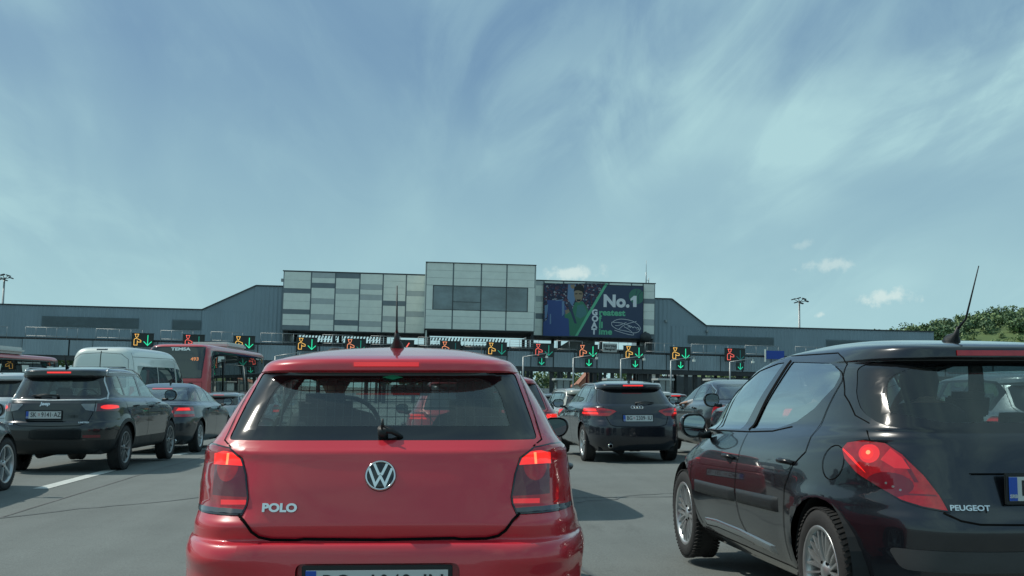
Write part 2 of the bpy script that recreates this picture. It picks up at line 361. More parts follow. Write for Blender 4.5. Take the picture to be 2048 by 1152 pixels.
# ------------------------------------------------------------------ car shell: stacked outlines from sill to roof
class Shell:
    def __init__(s, slices, M=84, NR=34, NF=30, wheels=(), flare=.012, feature=None):
        cols = list(zip(*[tuple(r)+(0,)*(8-len(r)) for r in slices]))
        ZR, YR, ZF, YF, HW, NRE, NFE, ZB = [mono(list(c), M) for c in cols]
        s.bm = bm = bmesh.new(); s.lay = bm.faces.layers.int.new('rid')
        grid = []
        yc = (min(YR)+max(YF))/2
        for k in range(M):
            yr, yf, hw = YR[k], YF[k], max(HW[k], .002); ym = yr+(yf-yr)*.5
            def half(sgn, y0, n, cnt):
                pts = []
                for i in range(241):
                    t = math.pi/2*i/240; pts.append((hw*math.sin(t)**(2/n), ym+(y0-ym)*math.cos(t)**(2/n)))
                acc = [0]
                for a, b in zip(pts, pts[1:]): acc.append(acc[-1]+math.hypot(a[0]-b[0], (a[1]-b[1])))
                o = []; j = 0
                for i in range(cnt+1):
                    f = i/cnt; f = f*.55+.45*(f**1.6)
                    q = acc[-1]*f
                    while j < 239 and acc[j+1] < q: j += 1
                    e = (q-acc[j])/max(1e-9, acc[j+1]-acc[j]); e = max(0, min(1, e))
                    o.append((pts[j][0]+(pts[j+1][0]-pts[j][0])*e, pts[j][1]+(pts[j+1][1]-pts[j][1])*e))
                return o
            a = half(1, yr, NRE[k], NR); b = half(1, yf, NFE[k], NF)
            line = a + b[::-1][1:]
            row = []
            for x, y in line:
                t = (y-yr)/max(1e-6, yf-yr); z = ZR[k]+(ZF[k]-ZR[k])*t+ZB[k]*4*t*(1-t)
                if feature: x, y, z = feature(x, y, z)
                for wy, wr in wheels:
                    d = math.hypot(y-wy, z-wr); R_ = wr+.06
                    if x > hw*.8 and z < R_+wr+.1:
                        x += flare*math.exp(-((d-R_)/.07)**2)*(1 if d > R_-.05 else .5)
                row.append((x, y, z))
            full = row + [(-x, y, z) for x, y, z in row[-2:0:-1]]
            grid.append([bm.verts.new(p) for p in full])
        n = len(grid[0])
        for A, B in zip(grid, grid[1:]):
            for i in range(n):
                j = (i+1) % n
                try: f = bm.faces.new((A[j], A[i], B[i], B[j])); f.smooth = True
                except ValueError: pass
        f = bm.faces.new(grid[-1][::-1]); f.smooth = True
        bmesh.ops.remove_doubles(bm, verts=bm.verts, dist=1e-5)
        bmesh.ops.recalc_face_normals(bm, faces=bm.faces)
        bm.normal_update()
        if max(bm.faces, key=lambda f: f.calc_center_median().z).normal.z < 0:
            bmesh.ops.reverse_faces(bm, faces=bm.faces); bm.normal_update()
        s.bvh = BVHTree.FromBMesh(bm)
    FR = {'rear': (Vector((1, 0, 0)), Vector((0, 1, 0))), 'front': (Vector((1, 0, 0)), Vector((0, -1, 0)))}
    def frame(s, fr, sd):
        if fr in s.FR: return s.FR[fr]
        if fr == 'side': return Vector((0, 1, 0)), Vector((-sd, 0, 0))
        if fr == 'diag': k = math.sqrt(.5); return Vector((sd*k, k, 0)), Vector((-sd*k, k, 0))
    def cut(s, fr, poly, rid, sd=0, y=(-9, 99), only=None, x=None, nmin=.05):
        bm, lay = s.bm, s.lay; E, D = s.frame(fr, sd); B = Vector((0, 0, 1))
        m = len(poly); ar = sum(poly[i][0]*poly[(i+1) % m][1]-poly[(i+1) % m][0]*poly[i][1] for i in range(m))
        if ar < 0: poly = poly[::-1]
        lo = [min(p[i] for p in poly)-.12 for i in (0, 1)]; hi = [max(p[i] for p in poly)+.12 for i in (0, 1)]
        cand = []
        for f in bm.faces:
            c = f.calc_center_median()
            if only is not None and f[lay] not in only: continue
            if f.normal.dot(D) > -nmin: continue
            if sd and c.x*sd < 0: continue
            if x and not (x[0] < abs(c.x) < x[1]): continue
            if not (y[0] < c.y < y[1]): continue
            if lo[0] < c.dot(E) < hi[0] and lo[1] < c.z < hi[1]: cand.append(f)
        for i in range(m):
            p, q = poly[i], poly[(i+1) % m]; nx, nz = -(q[1]-p[1]), q[0]-p[0]
            ln = math.hypot(nx, nz)
            if ln < 1e-6: continue
            no = (E*nx+B*nz)/ln; co = E*p[0]+B*p[1]
            geom = list({*cand, *[e for f in cand for e in f.edges], *[v for f in cand for v in f.verts]})
            r = bmesh.ops.bisect_plane(bm, geom=geom, plane_co=co, plane_no=no, dist=1e-5)
            fs = [g for g in r['geom'] if isinstance(g, bmesh.types.BMFace)]
            cand = [f for f in fs if (f.calc_center_median()-co).dot(no) > 0]
        for f in cand: f[lay] = rid
        return len(cand)
    def hit(s, fr, a, b, sd=0):
        E, D = s.frame(fr, sd); o = E*a+Vector((0, 0, b))-D*8
        if fr == 'front': o = E*a+Vector((0, 0, b))-D*12
        r = s.bvh.ray_cast(o, D)
        return (r[0], r[1]) if r[0] is not None else (E*a+Vector((0, 0, b)), -D)
    def ribbon(s, bm, fr, pts, w=.006, off=.0015, sd=0, step=.03, mi=0, smooth=False, h=0):
        if smooth: pts = [(p.x, p.y) for p in smoothline(pts)]
        P = []
        for a, b in zip(pts, pts[1:]):
            k = max(1, int(math.hypot(b[0]-a[0], b[1]-a[1])/step))
            for i in range(k): P.append((a[0]+(b[0]-a[0])*i/k, a[1]+(b[1]-a[1])*i/k))
        P.append(pts[-1]); H = [s.hit(fr, a, b, sd) for a, b in P]
        prev = None
        for i, (p, n) in enumerate(H):
            t = H[min(i+1, len(H)-1)][0]-H[max(i-1, 0)][0]
            if t.length < 1e-6: continue
            sv = n.cross(t.normalized()).normalized()*w/2
            he = h*min(1, i/2.0, (len(H)-1-i)/2.0)
            if h: cur = [bm.verts.new(p+sv*k1+n*(off+k2)) for k1, k2 in ((1.15, -.004), (1, he*.7), (.5, he), (-.5, he), (-1, he*.7), (-1.15, -.004))]
            else: cur = [bm.verts.new(p+sv+n*off), bm.verts.new(p-sv+n*off)]
            if prev:
                for k in range(len(cur)-1):
                    f = bm.faces.new((prev[k], prev[k+1], cur[k+1], cur[k])); f.smooth = True; f.material_index = mi
            prev = cur
    def extract(s, name, rids, mats, parent, off=0, skirt=.012, sd=0, bulge=0):
        """faces of the given regions as a mesh of their own, normals kept from the whole shell"""
        rids = list(rids); lay = s.lay; vm = {}; V = []; NN = []; F = []; MI = []
        sel = [f for f in s.bm.faces if f[lay] in rids and (not sd or f.calc_center_median().x*sd > 0)]
        if not sel: return None
        for f in sel:
            idx = []
            for v in f.verts:
                if v not in vm: vm[v] = len(V); V.append(v.co+v.normal*off); NN.append(v.normal.copy())
                idx.append(vm[v])
            F.append(idx); MI.append(rids.index(f[lay]) if len(mats) > 1 else 0)
        if bulge:
            ss = set(sel); bd = {v for f in sel for e in f.edges if sum(g in ss for g in e.link_faces) == 1 for v in e.verts}
            bl = [v.co for v in bd]
            for v, i in vm.items():
                if v in bd: continue
                d = min((v.co-b).length for b in bl); V[i] = V[i]+v.normal*bulge*(1-math.exp(-d/.03))
        if skirt:
            ss = set(sel)
            for f in sel:
                for lp in f.loops:
                    e = lp.edge
                    if sum(g in ss for g in e.link_faces) == 1:
                        a, b = lp.vert, lp.link_loop_next.vert
                        i = len(V); fn = (b.co-a.co).cross(-f.normal).normalized() if (b.co-a.co).length > 1e-7 else f.normal
                        for v, k in ((a, 0), (b, 0), (b, skirt), (a, skirt)): V.append(v.co+v.normal*(off-k)); NN.append(fn)
                        F.append([i+1, i, i+3, i+2]); MI.append(MI[sel.index(f)] if False else 0)
        me = bpy.data.meshes.new(name); me.from_pydata([tuple(v) for v in V], [], F)
        for m in mats: me.materials.append(m)
        me.polygons.foreach_set('material_index', MI); me.polygons.foreach_set('use_smooth', [True]*len(F))
        me.normals_split_custom_set_from_vertices([tuple(n) for n in NN])
        return link(name, me, parent)

# ------------------------------------------------------------------ wheels, mirrors, plates, cabin
WM = {}
def wheel_meshes(r, w, rim, style, rmat):
    key = (r, w, rim, style, rmat.name)
    if key in WM: return WM[key]
    bm = bmesh.new(); Mx = Matrix.Rotation(math.pi/2, 4, 'Y')      # turned about the axle, outside at +x
    prof = [(rim-.012, w*.30), (rim, w*.44), (rim+.012, w*.47), (rim+(r-rim)*.35, w*.50), (rim+(r-rim)*.7, w*.485), (r-.012, w*.43), (r-.003, w*.36), (r, w*.2), (r, 0), (r, -w*.2), (r-.003, -w*.36), (r-.012, -w*.43), (rim, -w*.47), (rim-.02, -w*.35)]
    add_lathe(bm, prof, 56, Mx)
    nb = 64
    for k in range(nb):                                            # tread blocks
        a = 2*math.pi*k/nb
        for sx in (-1, 1):
            M = Matrix.Rotation(a, 4, 'X') @ Matrix.Translation((sx*w*.33, 0, r+.001)) @ Matrix.Rotation(sx*.35, 4, 'Z')
            add_box(bm, (0, 0, 0), (w*.26, 2*math.pi*r/nb*.62, .008), M=M)
    bmesh.ops.recalc_face_normals(bm, faces=bm.faces)
    tyre = bpy.data.meshes.new('tyre'); bm.to_mesh(tyre); bm.free(); tyre.materials.append(RUBBER)
    bm = bmesh.new()
    add_lathe(bm, [(rim-.035, -w*.3), (rim-.03, w*.1), (rim-.022, w*.30), (rim-.016, w*.44), (rim+.002, w*.475), (rim+.008, w*.455), (rim+.002, w*.41)], 56, Mx)
    add_lathe(bm, [(.0, w*.40), (.018, w*.40), (.032, w*.385), (.050, w*.33), (.062, w*.24), (.07, w*.05)], 24, Mx)
    add_lathe(bm, [(.001, w*.05), (rim-.05, w*.05), (rim-.05, w*.02)], 32, Mx, mi=1)          # brake disc
    add_lathe(bm, [(.001, -w*.1), (rim-.03, -w*.1)], 32, Mx, mi=2)
    def spoke(a, wi, wo, tw=0, hollow=0, zi=.33, zo=.41, da=0, d=.03):
        n = 6; pr = None
        for i in range(n+1):
            t = i/n; rr = .045+(rim-.012-.045)*t; ww = wi+(wo-wi)*t; hh = w*(zi+(zo-zi)*t + .03*math.sin(math.pi*t)); aa = a+tw*t+da*(1-t)
            c = Vector((hh, rr*math.sin(aa), rr*math.cos(aa))); tg = Vector((0, math.cos(aa), -math.sin(aa)))
            cur = [bm.verts.new(c-tg*ww/2-Vector((d, 0, 0))), bm.verts.new(c-tg*ww*.38), bm.verts.new(c+tg*ww*.38), bm.verts.new(c+tg*ww/2-Vector((d, 0, 0)))]
            if pr:
                for k in range(3): f = bm.faces.new((pr[k], pr[k+1], cur[k+1], cur[k])); f.smooth = False
            pr = cur
    if style == 'multi':
        for k in range(7):
            a = 2*math.pi*k/7
            spoke(a-.15, .016, .017, -.05, da=.10); spoke(a+.15, .016, .017, .05, da=-.10); spoke(a+math.pi/7, .012, .014, 0, zi=.30)
            for s_ in (-1, 1): pass
    elif style == 'five':
        for k in range(5): spoke(2*math.pi*k/5, .055, .045)
    elif style == 'fivesplit':
        for k in range(5):
            a = 2*math.pi*k/5; spoke(a-.10, .030, .022, -.09, da=.06); spoke(a+.10, .030, .022, .09, da=-.06)
    elif style == 'star':
        for k in range(5):
            a = 2*math.pi*k/5; spoke(a, .05, .028)
    elif style == 'ten':
        for k in range(10): spoke(2*math.pi*k/10, .024, .024)
    for k in range(5):
        a = 2*math.pi*(k+.5)/5; add_tube(bm, [(w*.30, .052*math.sin(a), .052*math.cos(a)), (w*.365, .052*math.sin(a), .052*math.cos(a))], .008, 6, 2)
    bmesh.ops.recalc_face_normals(bm, faces=bm.faces)
    rm = bpy.data.meshes.new('rim'); bm.to_mesh(rm); bm.free()
    for m in (rmat, DISC, SEAM): rm.materials.append(m)
    WM[key] = (tyre, rm); return WM[key]
def add_wheels(root, ys, r, x, w=.20, rim=.2, style='multi', rmat=None, steer=0):
    ty, rm = wheel_meshes(r, w, rim, style, rmat or ALLOY)
    for y in ys:
        for sd in (-1, 1):
            t = link('wheel', ty, root); t.location = (sd*(x-w/2), y, r)
            t.rotation_euler = ((y*7+sd) % 1.3, 0, 0 if sd > 0 else math.pi)
            if y > 1.5 and steer: t.rotation_euler[2] += steer
            link('rim', rm, t)
def add_mirror(root, x, y, z, pmat, size=(.115, .075, .085), sd=1, stalk=.06, gm=None):
    bm = bmesh.new(); hx, hy, hz = size
    M = Matrix.Rotation(-sd*R(8), 4, 'Z')
    vs = bmesh.ops.create_uvsphere(bm, u_segments=20, v_segments=12, radius=1)['verts']
    for v in vs:
        p = v.co.copy(); p = Vector([math.copysign(abs(k)**.72, k) for k in p])
        if p.y < -.15: p.y = -.15-(p.y+.15)*.1                      # flat back holding the glass
        taper = 1-.18*(p.z < 0)*abs(p.z)
        v.co = M @ Vector((p.x*hx*taper, p.y*hy, p.z*hz)) + Vector((sd*(x+hx), y, z))
    add_tube(bm, [(sd*(x-.03), y+.02, z-hz*.75), (sd*(x+stalk*.5), y+.01, z-hz*.8), (sd*(x+hx*.7), y, z-hz*.6)], [.028, .022, .026], 8, 1)
    m = mesh_obj('mirror', bm, [pmat, BLACKPL], root, 'all')
    bm = bmesh.new(); prev = []
    for k in range(24):
        a = 2*math.pi*k/24; c, s_ = math.cos(a), math.sin(a)
        p = Vector((math.copysign(abs(c)**.72, c)*hx*.84*(1-.18*(s_ < 0)*abs(s_)), -.15*hy-.006, math.copysign(abs(s_)**.72, s_)*hz*.82))
        prev.append(bm.verts.new(M @ p + Vector((sd*(x+hx), y, z))))
    bm.faces.new(prev); bm.normal_update()
    for f in bm.faces:
        if f.normal.y > 0: f.normal_flip()
    mesh_obj('mirror_glass', bm, gm or MIRR, m)
def add_plate(root, c, txt, tilt=0, w=.52, h=.112, lead='SRB', frame=True):
    """txt: (left letters, number, right letters)"""
    M = Matrix.Translation(c) @ Matrix.Rotation(-tilt, 4, 'X')
    bm = bmesh.new(); add_box(bm, (0, 0, 0), (w+.03, .012, h+.03), M=M)
    p = mesh_obj('plate_frame', bm, BLACKPL, root, bevel=.004)
    bm = bmesh.new(); add_box(bm, (.0, -.0085, 0), (w-.004, .005, h-.004), M=M); add_box(bm, (-w/2+.02, -.0105, 0), (.038, .006, h-.006), mi=1, M=M)
    q = mesh_obj('number_plate', bm, [WHITEP, BLUEP], p)
    bm = bmesh.new()
    joined(bm, text_bm(txt[0], .098, .002, .0012, 1.0, widthscale=.80), M @ Matrix.Translation((-.150, -.0120, .0)) @ face_back(), 0)
    joined(bm, text_bm(txt[1], .098, .002, .0012, 1.05, widthscale=.78), M @ Matrix.Translation((.045, -.0120, .0)) @ face_back(), 0)
    joined(bm, text_bm(txt[2], .098, .002, .0012, 1.0, widthscale=.80), M @ Matrix.Translation((.205, -.0120, .0)) @ face_back(), 0)
    joined(bm, text_bm(lead, .022, .002, .0006), M @ Matrix.Translation((-w/2+.02, -.0145, -.033)) @ face_back(), 1)
    shield = [(-.012, .022), (.012, .022), (.012, -.006), (0, -.022), (-.012, -.006)]
    b2 = bmesh.new(); add_prism(b2, shield, 'y', -.001, .001); joined(bm, b2, M @ Matrix.Translation((-.068, -.0120, 0)), 2)
    b2 = bmesh.new(); add_box(b2, (0, 0, .0), (.008, .003, .034)); add_box(b2, (0, 0, .004), (.02, .003, .008)); joined(bm, b2, M @ Matrix.Translation((-.068, -.0125, 0)), 1)
    b2 = bmesh.new(); add_box(b2, (0, 0, 0), (.018, .002, .008)); joined(bm, b2, M @ Matrix.Translation((.135, -.0120, 0)), 0)
    mesh_obj('plate_text', bm, [INK, WHITEP, pm('plate_red', (.35, .02, .02), .4)], q)
def add_seats(root, spots, floor=.35, headrest=True):
    for (x, y, z, kind) in spots:
        bm = bmesh.new()
        wd = .50 if kind == 'front' else 1.25
        vs = add_box(bm, (x, y, z-.20), (wd, .50, .16)); tp = .60 if kind == 'front' else .52
        M = Matrix.Translation((x, y-.26, z-.15)) @ Matrix.Rotation(R(14), 4, 'X') 
        add_box(bm, (0, 0, tp/2), (wd, .13, tp), M=M)
        if headrest:
            for hx in ((0,) if kind == 'front' else (-.38, .38)):
                add_box(bm, (hx, 0, tp+.10), (.26, .10, .17), M=M)
                add_tube(bm, [M @ Vector((hx+.06, 0, tp-.02)), M @ Vector((hx+.06, 0, tp+.05))], .007, 6); add_tube(bm, [M @ Vector((hx-.06, 0, tp-.02)), M @ Vector((hx-.06, 0, tp+.05))], .007, 6)
        mesh_obj('seat', bm, SEATM, root, True, bevel=.035)
# ------------------------------------------------------------------ one car from its measurements
def make_car(name, label, pos, c, pmat, group='cars queueing at the toll station', M=84):
    """c: dict of slices, windows, lamps, seams (metres; x across, y forward from the rear bumper, z up)"""
    X_, Z_, yaw = pos[:3]; dz = pos[3] if len(pos) > 3 else 0
    wx, wy = camxz(X_, Z_)
    root = thing(name, label, c.get('cat', 'car'), (wx, wy, G(wx, wy)+dz), (0, -TILT, -R(yaw)), group)
    W = c['wheels']; mh = max(r[4] for r in c['slices']); ns = len(c['slices'])
    if c.get('cat', 'car') == 'car': c['slices'] = [tuple(r[:6])+((max(r[6], 7) if i < ns-4 else max(r[6], 5)) if r[4] < .93*mh and i > ns/2-1 and i < ns-2 else r[6],)+tuple(r[7:]) for i, r in enumerate(c['slices'])]
    sh = Shell(c['slices'], M=M, NR=c.get('nr', 34), NF=c.get('nf', 30), wheels=[(y, W['r']) for y in W['ys']], flare=c.get('flare', .012), feature=c.get('feature'))
    lay = sh.lay
    nid = [10]; out = []
    def new(): nid[0] += 1; return nid[0]
    for y in W['ys']:                                              # wheel openings
        ra = W['r']+c.get('archgap', .045)
        for sd in (-1, 1):
            pl = [(y+ra*math.cos(2*math.pi*k/28), W['r']+.01+ra*math.sin(2*math.pi*k/28)) for k in range(28)]
            if c.get('archclad'):
                rb = ra+c['archclad']; pb = [(y+rb*math.cos(2*math.pi*k/28), W['r']+.01+rb*math.sin(2*math.pi*k/28)) for k in range(28)]
                i = 5; sh.cut('side', pb, i, sd, x=(W['x']*.75, 9))
                sh.cut('side', pl, 9, sd, x=(W['x']*.75, 9), only={0, 5})
            else: sh.cut('side', pl, 9, sd, x=(W['x']*.75, 9))
    if c.get('clad'):                                              # dark lower plastic all round
        for fr, sd in (('side', 1), ('side', -1), ('rear', 0), ('front', 0)):
            z1 = c['clad']; sh.cut(fr, [(-9, -1), (9, -1), (9, z1), (-9, z1)], 5, sd, only={0}, nmin=.3)
    def strip(parts, nm, off, skirt, sd=0, mats=None, bulge=0):
        ids = [p[0] for p in parts]; return sh.extract(nm, ids, [p[1] for p in parts], root, off, skirt, sd, bulge)
    # rear glass: black border, then the pane
    if c.get('rearwin'):
        o = new(); sh.cut('rear', rounded(c['rearwin'], c.get('rw_r', .04)), o, y=c.get('rw_y', (-1, 1.6)))
        g = new(); sh.cut('rear', rounded(inset(c['rearwin'], c.get('frit', .045)), c.get('rw_ri', .06)), g, y=c.get('rw_y', (-1, 1.6)), only={o})
        out.append(('glass', [(g, c.get('rglass', G_TINT))], 'rear_window', -.004, 0)); out.append(('frit', [(o, TRIM)], 'window_border', -.003, .012))
    if c.get('screen'):
        g = new(); sh.cut('front', rounded(c['screen'], .06), g, y=(c.get('screen_y', 1.7), 9)); out.append(('glass', [(g, G_FRONT)], 'windscreen', -.004, 0))
    if c.get('dlo'):
        o = new()
        for sd in (-1, 1):
            for pl in c['dlo']: sh.cut('side', pl, o, sd, x=(.2, 9), only={0, o})
        out.append(('frit', [(o, c.get('dlo_mat', TRIM))], 'window_frame', -.002, .012))
    for pl in c.get('sidewins', []):
        g = new()
        for sd in (-1, 1): sh.cut('side', rounded(pl, c.get('sw_r', .025), 3), g, sd, x=(.2, 9), only=({0, o} if c.get('dlo') else {0}))
        out.append(('side', [(g, c.get('sglass', G_FRONT))], 'side_window', -.005, 0))
    for rg in c.get('regions', []):                                # other trims: (name, frame, polygon, material, y limits, offset)
        i = new()
        for sd in ((-1, 1) if rg[1] in ('side', 'diag') else (0,)):
            sh.cut(rg[1], rg[2], i, sd, y=rg[4], only={0, 5} if len(rg) < 7 else None)
        out.append(('region', [(i, rg[3])], rg[0], rg[5], .02))
    lampids = []
    for lp in c.get('lamps', []):
        i = new(); ids = [(i, lp['mat'])]
        for sd in (-1, 1):
            mir = (lambda q: [(sd*a, b) for a, b in q]) if lp['fr'] in ('rear', 'front') else (lambda q: q)
            s_ = sd if lp['fr'] in ('diag', 'side') else 0
            kw = dict(y=lp.get('y', (-1, .6)), nmin=lp.get('nmin', .02))
            edge = 900+i
            sh.cut(lp['fr'], mir(lp['poly']), edge, s_, only={0, 5}, **kw)
            sh.cut(lp['fr'], mir(inset(lp['poly'], lp.get('rim', .008))), i, s_, only={edge}, **kw)
            for k, (ip, im) in enumerate(lp.get('inner', [])):
                j = i*100+k
                if (j, im) not in ids: ids.append((j, im))
                sh.cut(lp['fr'], mir(ip), j, s_, only={q[0] for q in ids}, **kw)
        ids.append((900+i, TRIM)); out.append(('lamp', ids, lp['name'], lp.get('off', .003), .02))
    body = sh.extract('body', [0], [pmat], root, 0, .016)
    if any(f[lay] == 5 for f in sh.bm.faces): sh.extract('wheel_arch_trim' if not c.get('clad') else 'lower_cladding', [5], [BLACKPL], root, .004, .02)
    for kind, ids, nm, off, skirt in out:
        if kind in ('side', 'lamp') or (kind == 'region' and ids[0][0] and nm in ('door_moulding', 'sill_trim', 'reflector')):
            for sd in (-1, 1): strip(ids, nm, off, skirt, sd, bulge=.010 if kind == 'lamp' else 0)
        else: strip(ids, nm, off, skirt)
    for q in c.get('seams', []):
        bm = bmesh.new()
        fr, pts = q[0], q[1]; w_ = q[2] if len(q) > 2 else .007
        of = q[3] if len(q) > 3 else .0025
        for sd in (-1, 1):
            if fr == 'rear0':
                if sd > 0: sh.ribbon(bm, 'rear', pts, w_, .0025)
            elif fr in ('rear', 'front'): sh.ribbon(bm, fr, [(sd*a, b) for a, b in pts], w_, of)
            else: sh.ribbon(bm, fr, pts, w_, .0025, sd)
            if len(bm.verts): mesh_obj('panel_gap', bm, SEAM, root, 'all'); bm = bmesh.new()
    for q in c.get('ribs', []):                                     # raised mouldings: name, frame, points, width, height, material
        for sd in (-1, 1):
            bm = bmesh.new(); pts = q[2] if q[1] in ('side', 'diag', 'rear0') else [(sd*a, b) for a, b in q[2]]
            sh.ribbon(bm, q[1].replace('rear0', 'rear'), pts, q[3], .0, sd, h=q[4], smooth=len(q) > 6)
            mesh_obj(q[0], bm, q[5], root, 'all')
            if q[1] == 'rear0': break
    for (fr, a, b, ln, m_) in c.get('handles', []):                 # door handles stand off the door over a dark recess
        for sd in (-1, 1):
            bm = bmesh.new(); P = []
            for t in (-.5, -.3, 0, .3, .5):
                p, n = sh.hit(fr, a+t*ln, b, sd); P.append(p+n*(.004+.036*math.cos(t*math.pi)**.6 if abs(t) < .5 else .002))
            add_tube(bm, P, [.010, .014, .015, .014, .010], 8)
            h_ = mesh_obj('door_handle', bm, m_, root, 'all')
            bm = bmesh.new(); vs = []
            p0, n0 = sh.hit(fr, a, b, sd)
            for k in range(16):
                q_, nn = sh.hit(fr, a+.055*math.cos(k*math.pi/8), b-.012+.03*math.sin(k*math.pi/8), sd); vs.append(bm.verts.new(q_+nn*.002))
            bm.faces.new(vs); bmesh.ops.recalc_face_normals(bm, faces=bm.faces); mesh_obj('handle_recess', bm, TRIM, h_)
    # underside, wheel housings, cabin
    s0 = c['slices'][0]; L_ = max(r[3] for r in c['slices']); hw = max(r[4] for r in c['slices'])
    bm = bmesh.new(); add_box(bm, (0, L_/2, s0[0]+.03), (hw*1.55, L_-.45, .10)); add_box(bm, (0, L_*.5, s0[0]+.13), (hw*1.1, L_-.3, .2))
    add_tube(bm, [(-.28*hw, .35, s0[0]-.02), (-.28*hw, 1.0, s0[0]+.0)], .07, 10)
    mesh_obj('underbody', bm, LINING, root)
    if c.get('exhaust'):
        bm = bmesh.new(); ex = c['exhaust']; add_lathe(bm, [(.032, 0), (.036, 0), (.036, .16), (.030, .16), (.030, .01)], 16, Matrix.Translation((ex[0], ex[1], ex[2])) @ Matrix.Rotation(-math.pi/2, 4, 'X'))
        mesh_obj('exhaust_pipe', bm, CHROME, root, 'all')
    ra = W['r']+c.get('archgap', .045)+.006
    for y in W['ys']:
        for sd in (-1, 1):
            pr = None; bm = bmesh.new()
            for k in range(17):
                a = math.pi*k/16; q = [(sd*(W['x']-.02), y+ra*math.cos(a), W['r']+.01+ra*math.sin(a)), (sd*(W['x']-.34), y+ra*math.cos(a), W['r']+.01+ra*math.sin(a))]
                cur = [bm.verts.new(p) for p in q]
                if pr: bm.faces.new((pr[0], pr[1], cur[1], cur[0]))
                pr = cur
            bm.faces.new([bm.verts.new((sd*(W['x']-.34), y+ra*math.cos(math.pi*k/16), W['r']+.01+ra*math.sin(math.pi*k/16))) for k in range(17)])
            mesh_obj('wheel_housing', bm, LINING, root)
    if c.get('cabin'):
        y0, y1, zb, hwc = c['cabin']                                 # parcel shelf / tub and dashboard
        bm = bmesh.new(); add_box(bm, (0, (y0+y1)/2, zb-.30), (hwc*1.7, y1-y0, .04)); add_box(bm, (0, y0+.25, zb-.07), (hwc*1.6, .40, .02)); add_box(bm, (0, y1-.25, zb-.10), (hwc*1.75, .5, .16))
        for sd in (-1, 1): add_box(bm, (sd*hwc*.93, (y0+y1)/2, zb-.25), (.03, (y1-y0)*.95, .36))
        add_tube(bm, [(-.37+.19*math.cos(k*math.pi/10), y1-.62-.05*math.sin(k*math.pi/10), zb+.0+.17*math.sin(k*math.pi/10)) for k in range(21)], .014, 6)
        mesh_obj('cabin_lining', bm, LINING, root)
        ym = y0+(y1-y0)*.55
        add_seats(root, [(-.37, ym, zb-.42, 'front'), (.37, ym, zb-.42, 'front')]); add_seats(root, [(0, y0+.85, zb-.46, 'rear')], headrest=c.get('rear_headrests', True))
        bm = bmesh.new(); add_box(bm, (0, y1-.55, c.get('top', 1.4)-.19), (.24, .03, .065)); add_tube(bm, [(0, y1-.53, c.get('top', 1.4)-.16), (0, y1-.45, c.get('top', 1.4)-.07)], .012, 6)
        mesh_obj('rear_view_mirror', bm, BLACKPL, root, bevel=.012)
    add_wheels(root, W['ys'], W['r'], W['x'], W.get('w', .205), W.get('rim', .2), W.get('style', 'five'), W.get('mat', ALLOY))
    if c.get('mirror'):
        x, y, z = c['mirror'][:3]; kw = c['mirror'][3] if len(c['mirror']) > 3 else {}
        for sd in (-1, 1): add_mirror(root, x, y, z, kw.get('mat', pmat), kw.get('size', (.115, .075, .085)), sd, gm=kw.get('gm'))
    if c.get('plate'):
        (x, z), txt = c['plate'][:2]; p, n = sh.hit('rear', x, z); tl = c['plate'][2] if len(c['plate']) > 2 and c['plate'][2] is not None else math.atan2(n.z, -n.y)
        dd = c['plate'][3] if len(c['plate']) > 3 else .012
        add_plate(root, p+n*dd, txt, tl)
    if c.get('brake3'):
        a, z, w_, h_, m_ = c['brake3']; bm = bmesh.new(); pr = None
        for k in range(13):
            x = a+w_*(k/12-.5); cur = []
            for dz_ in (-h_/2, h_/2): p, n = sh.hit('rear', x, z+dz_); cur.append(bm.verts.new(p+n*.004))
            if pr: bm.faces.new((pr[0], cur[0], cur[1], pr[1]))
            pr = cur
        bmesh.ops.recalc_face_normals(bm, faces=bm.faces); 
        r_ = bmesh.ops.extrude_face_region(bm, geom=bm.faces[:]); bmesh.ops.translate(bm, verts=[v for v in r_['geom'] if isinstance(v, bmesh.types.BMVert)], vec=(0, -.006, 0))
        bmesh.ops.recalc_face_normals(bm, faces=bm.faces)
        mesh_obj('third_brake_light', bm, m_, root)
    if c.get('wiper'):
        (x0, z0), (x1, z1) = c['wiper']; bm = bmesh.new(); p, n = sh.hit('rear', x0, z0); q, n2 = sh.hit('rear', x1, z1)
        add_tube(bm, [p, p+n*.035], .022, 10); add_tube(bm, [p+n*.03, p+(q-p)*.5+n*.045, q+n*.018], [.013, .010, .006], 6)
        add_tube(bm, [p+(q-p)*.25+n*.012, q+(q-p)*.08+n*.010], .005, 6)
        mesh_obj('rear_wiper', bm, BLACKPL, root, 'all')
    for t in c.get('texts', []):                                    # name, string, x, z, size, bold, widthscale
        nm, s_, x, z, size, bold, ws = t[:7]; mt = t[7] if len(t) > 7 else CHROME
        p, n = sh.hit('rear', x, z); bm = text_bm(s_, size, .006, bold, widthscale=ws)
        yw = math.atan2(n.x, -n.y)
        bm.transform(Matrix.Translation(p+n*.003) @ Matrix.Rotation(yw, 4, 'Z') @ Matrix.Rotation(-math.atan2(n.z, -n.y), 4, 'X') @ face_back())
        mesh_obj(nm, bm, mt, root)
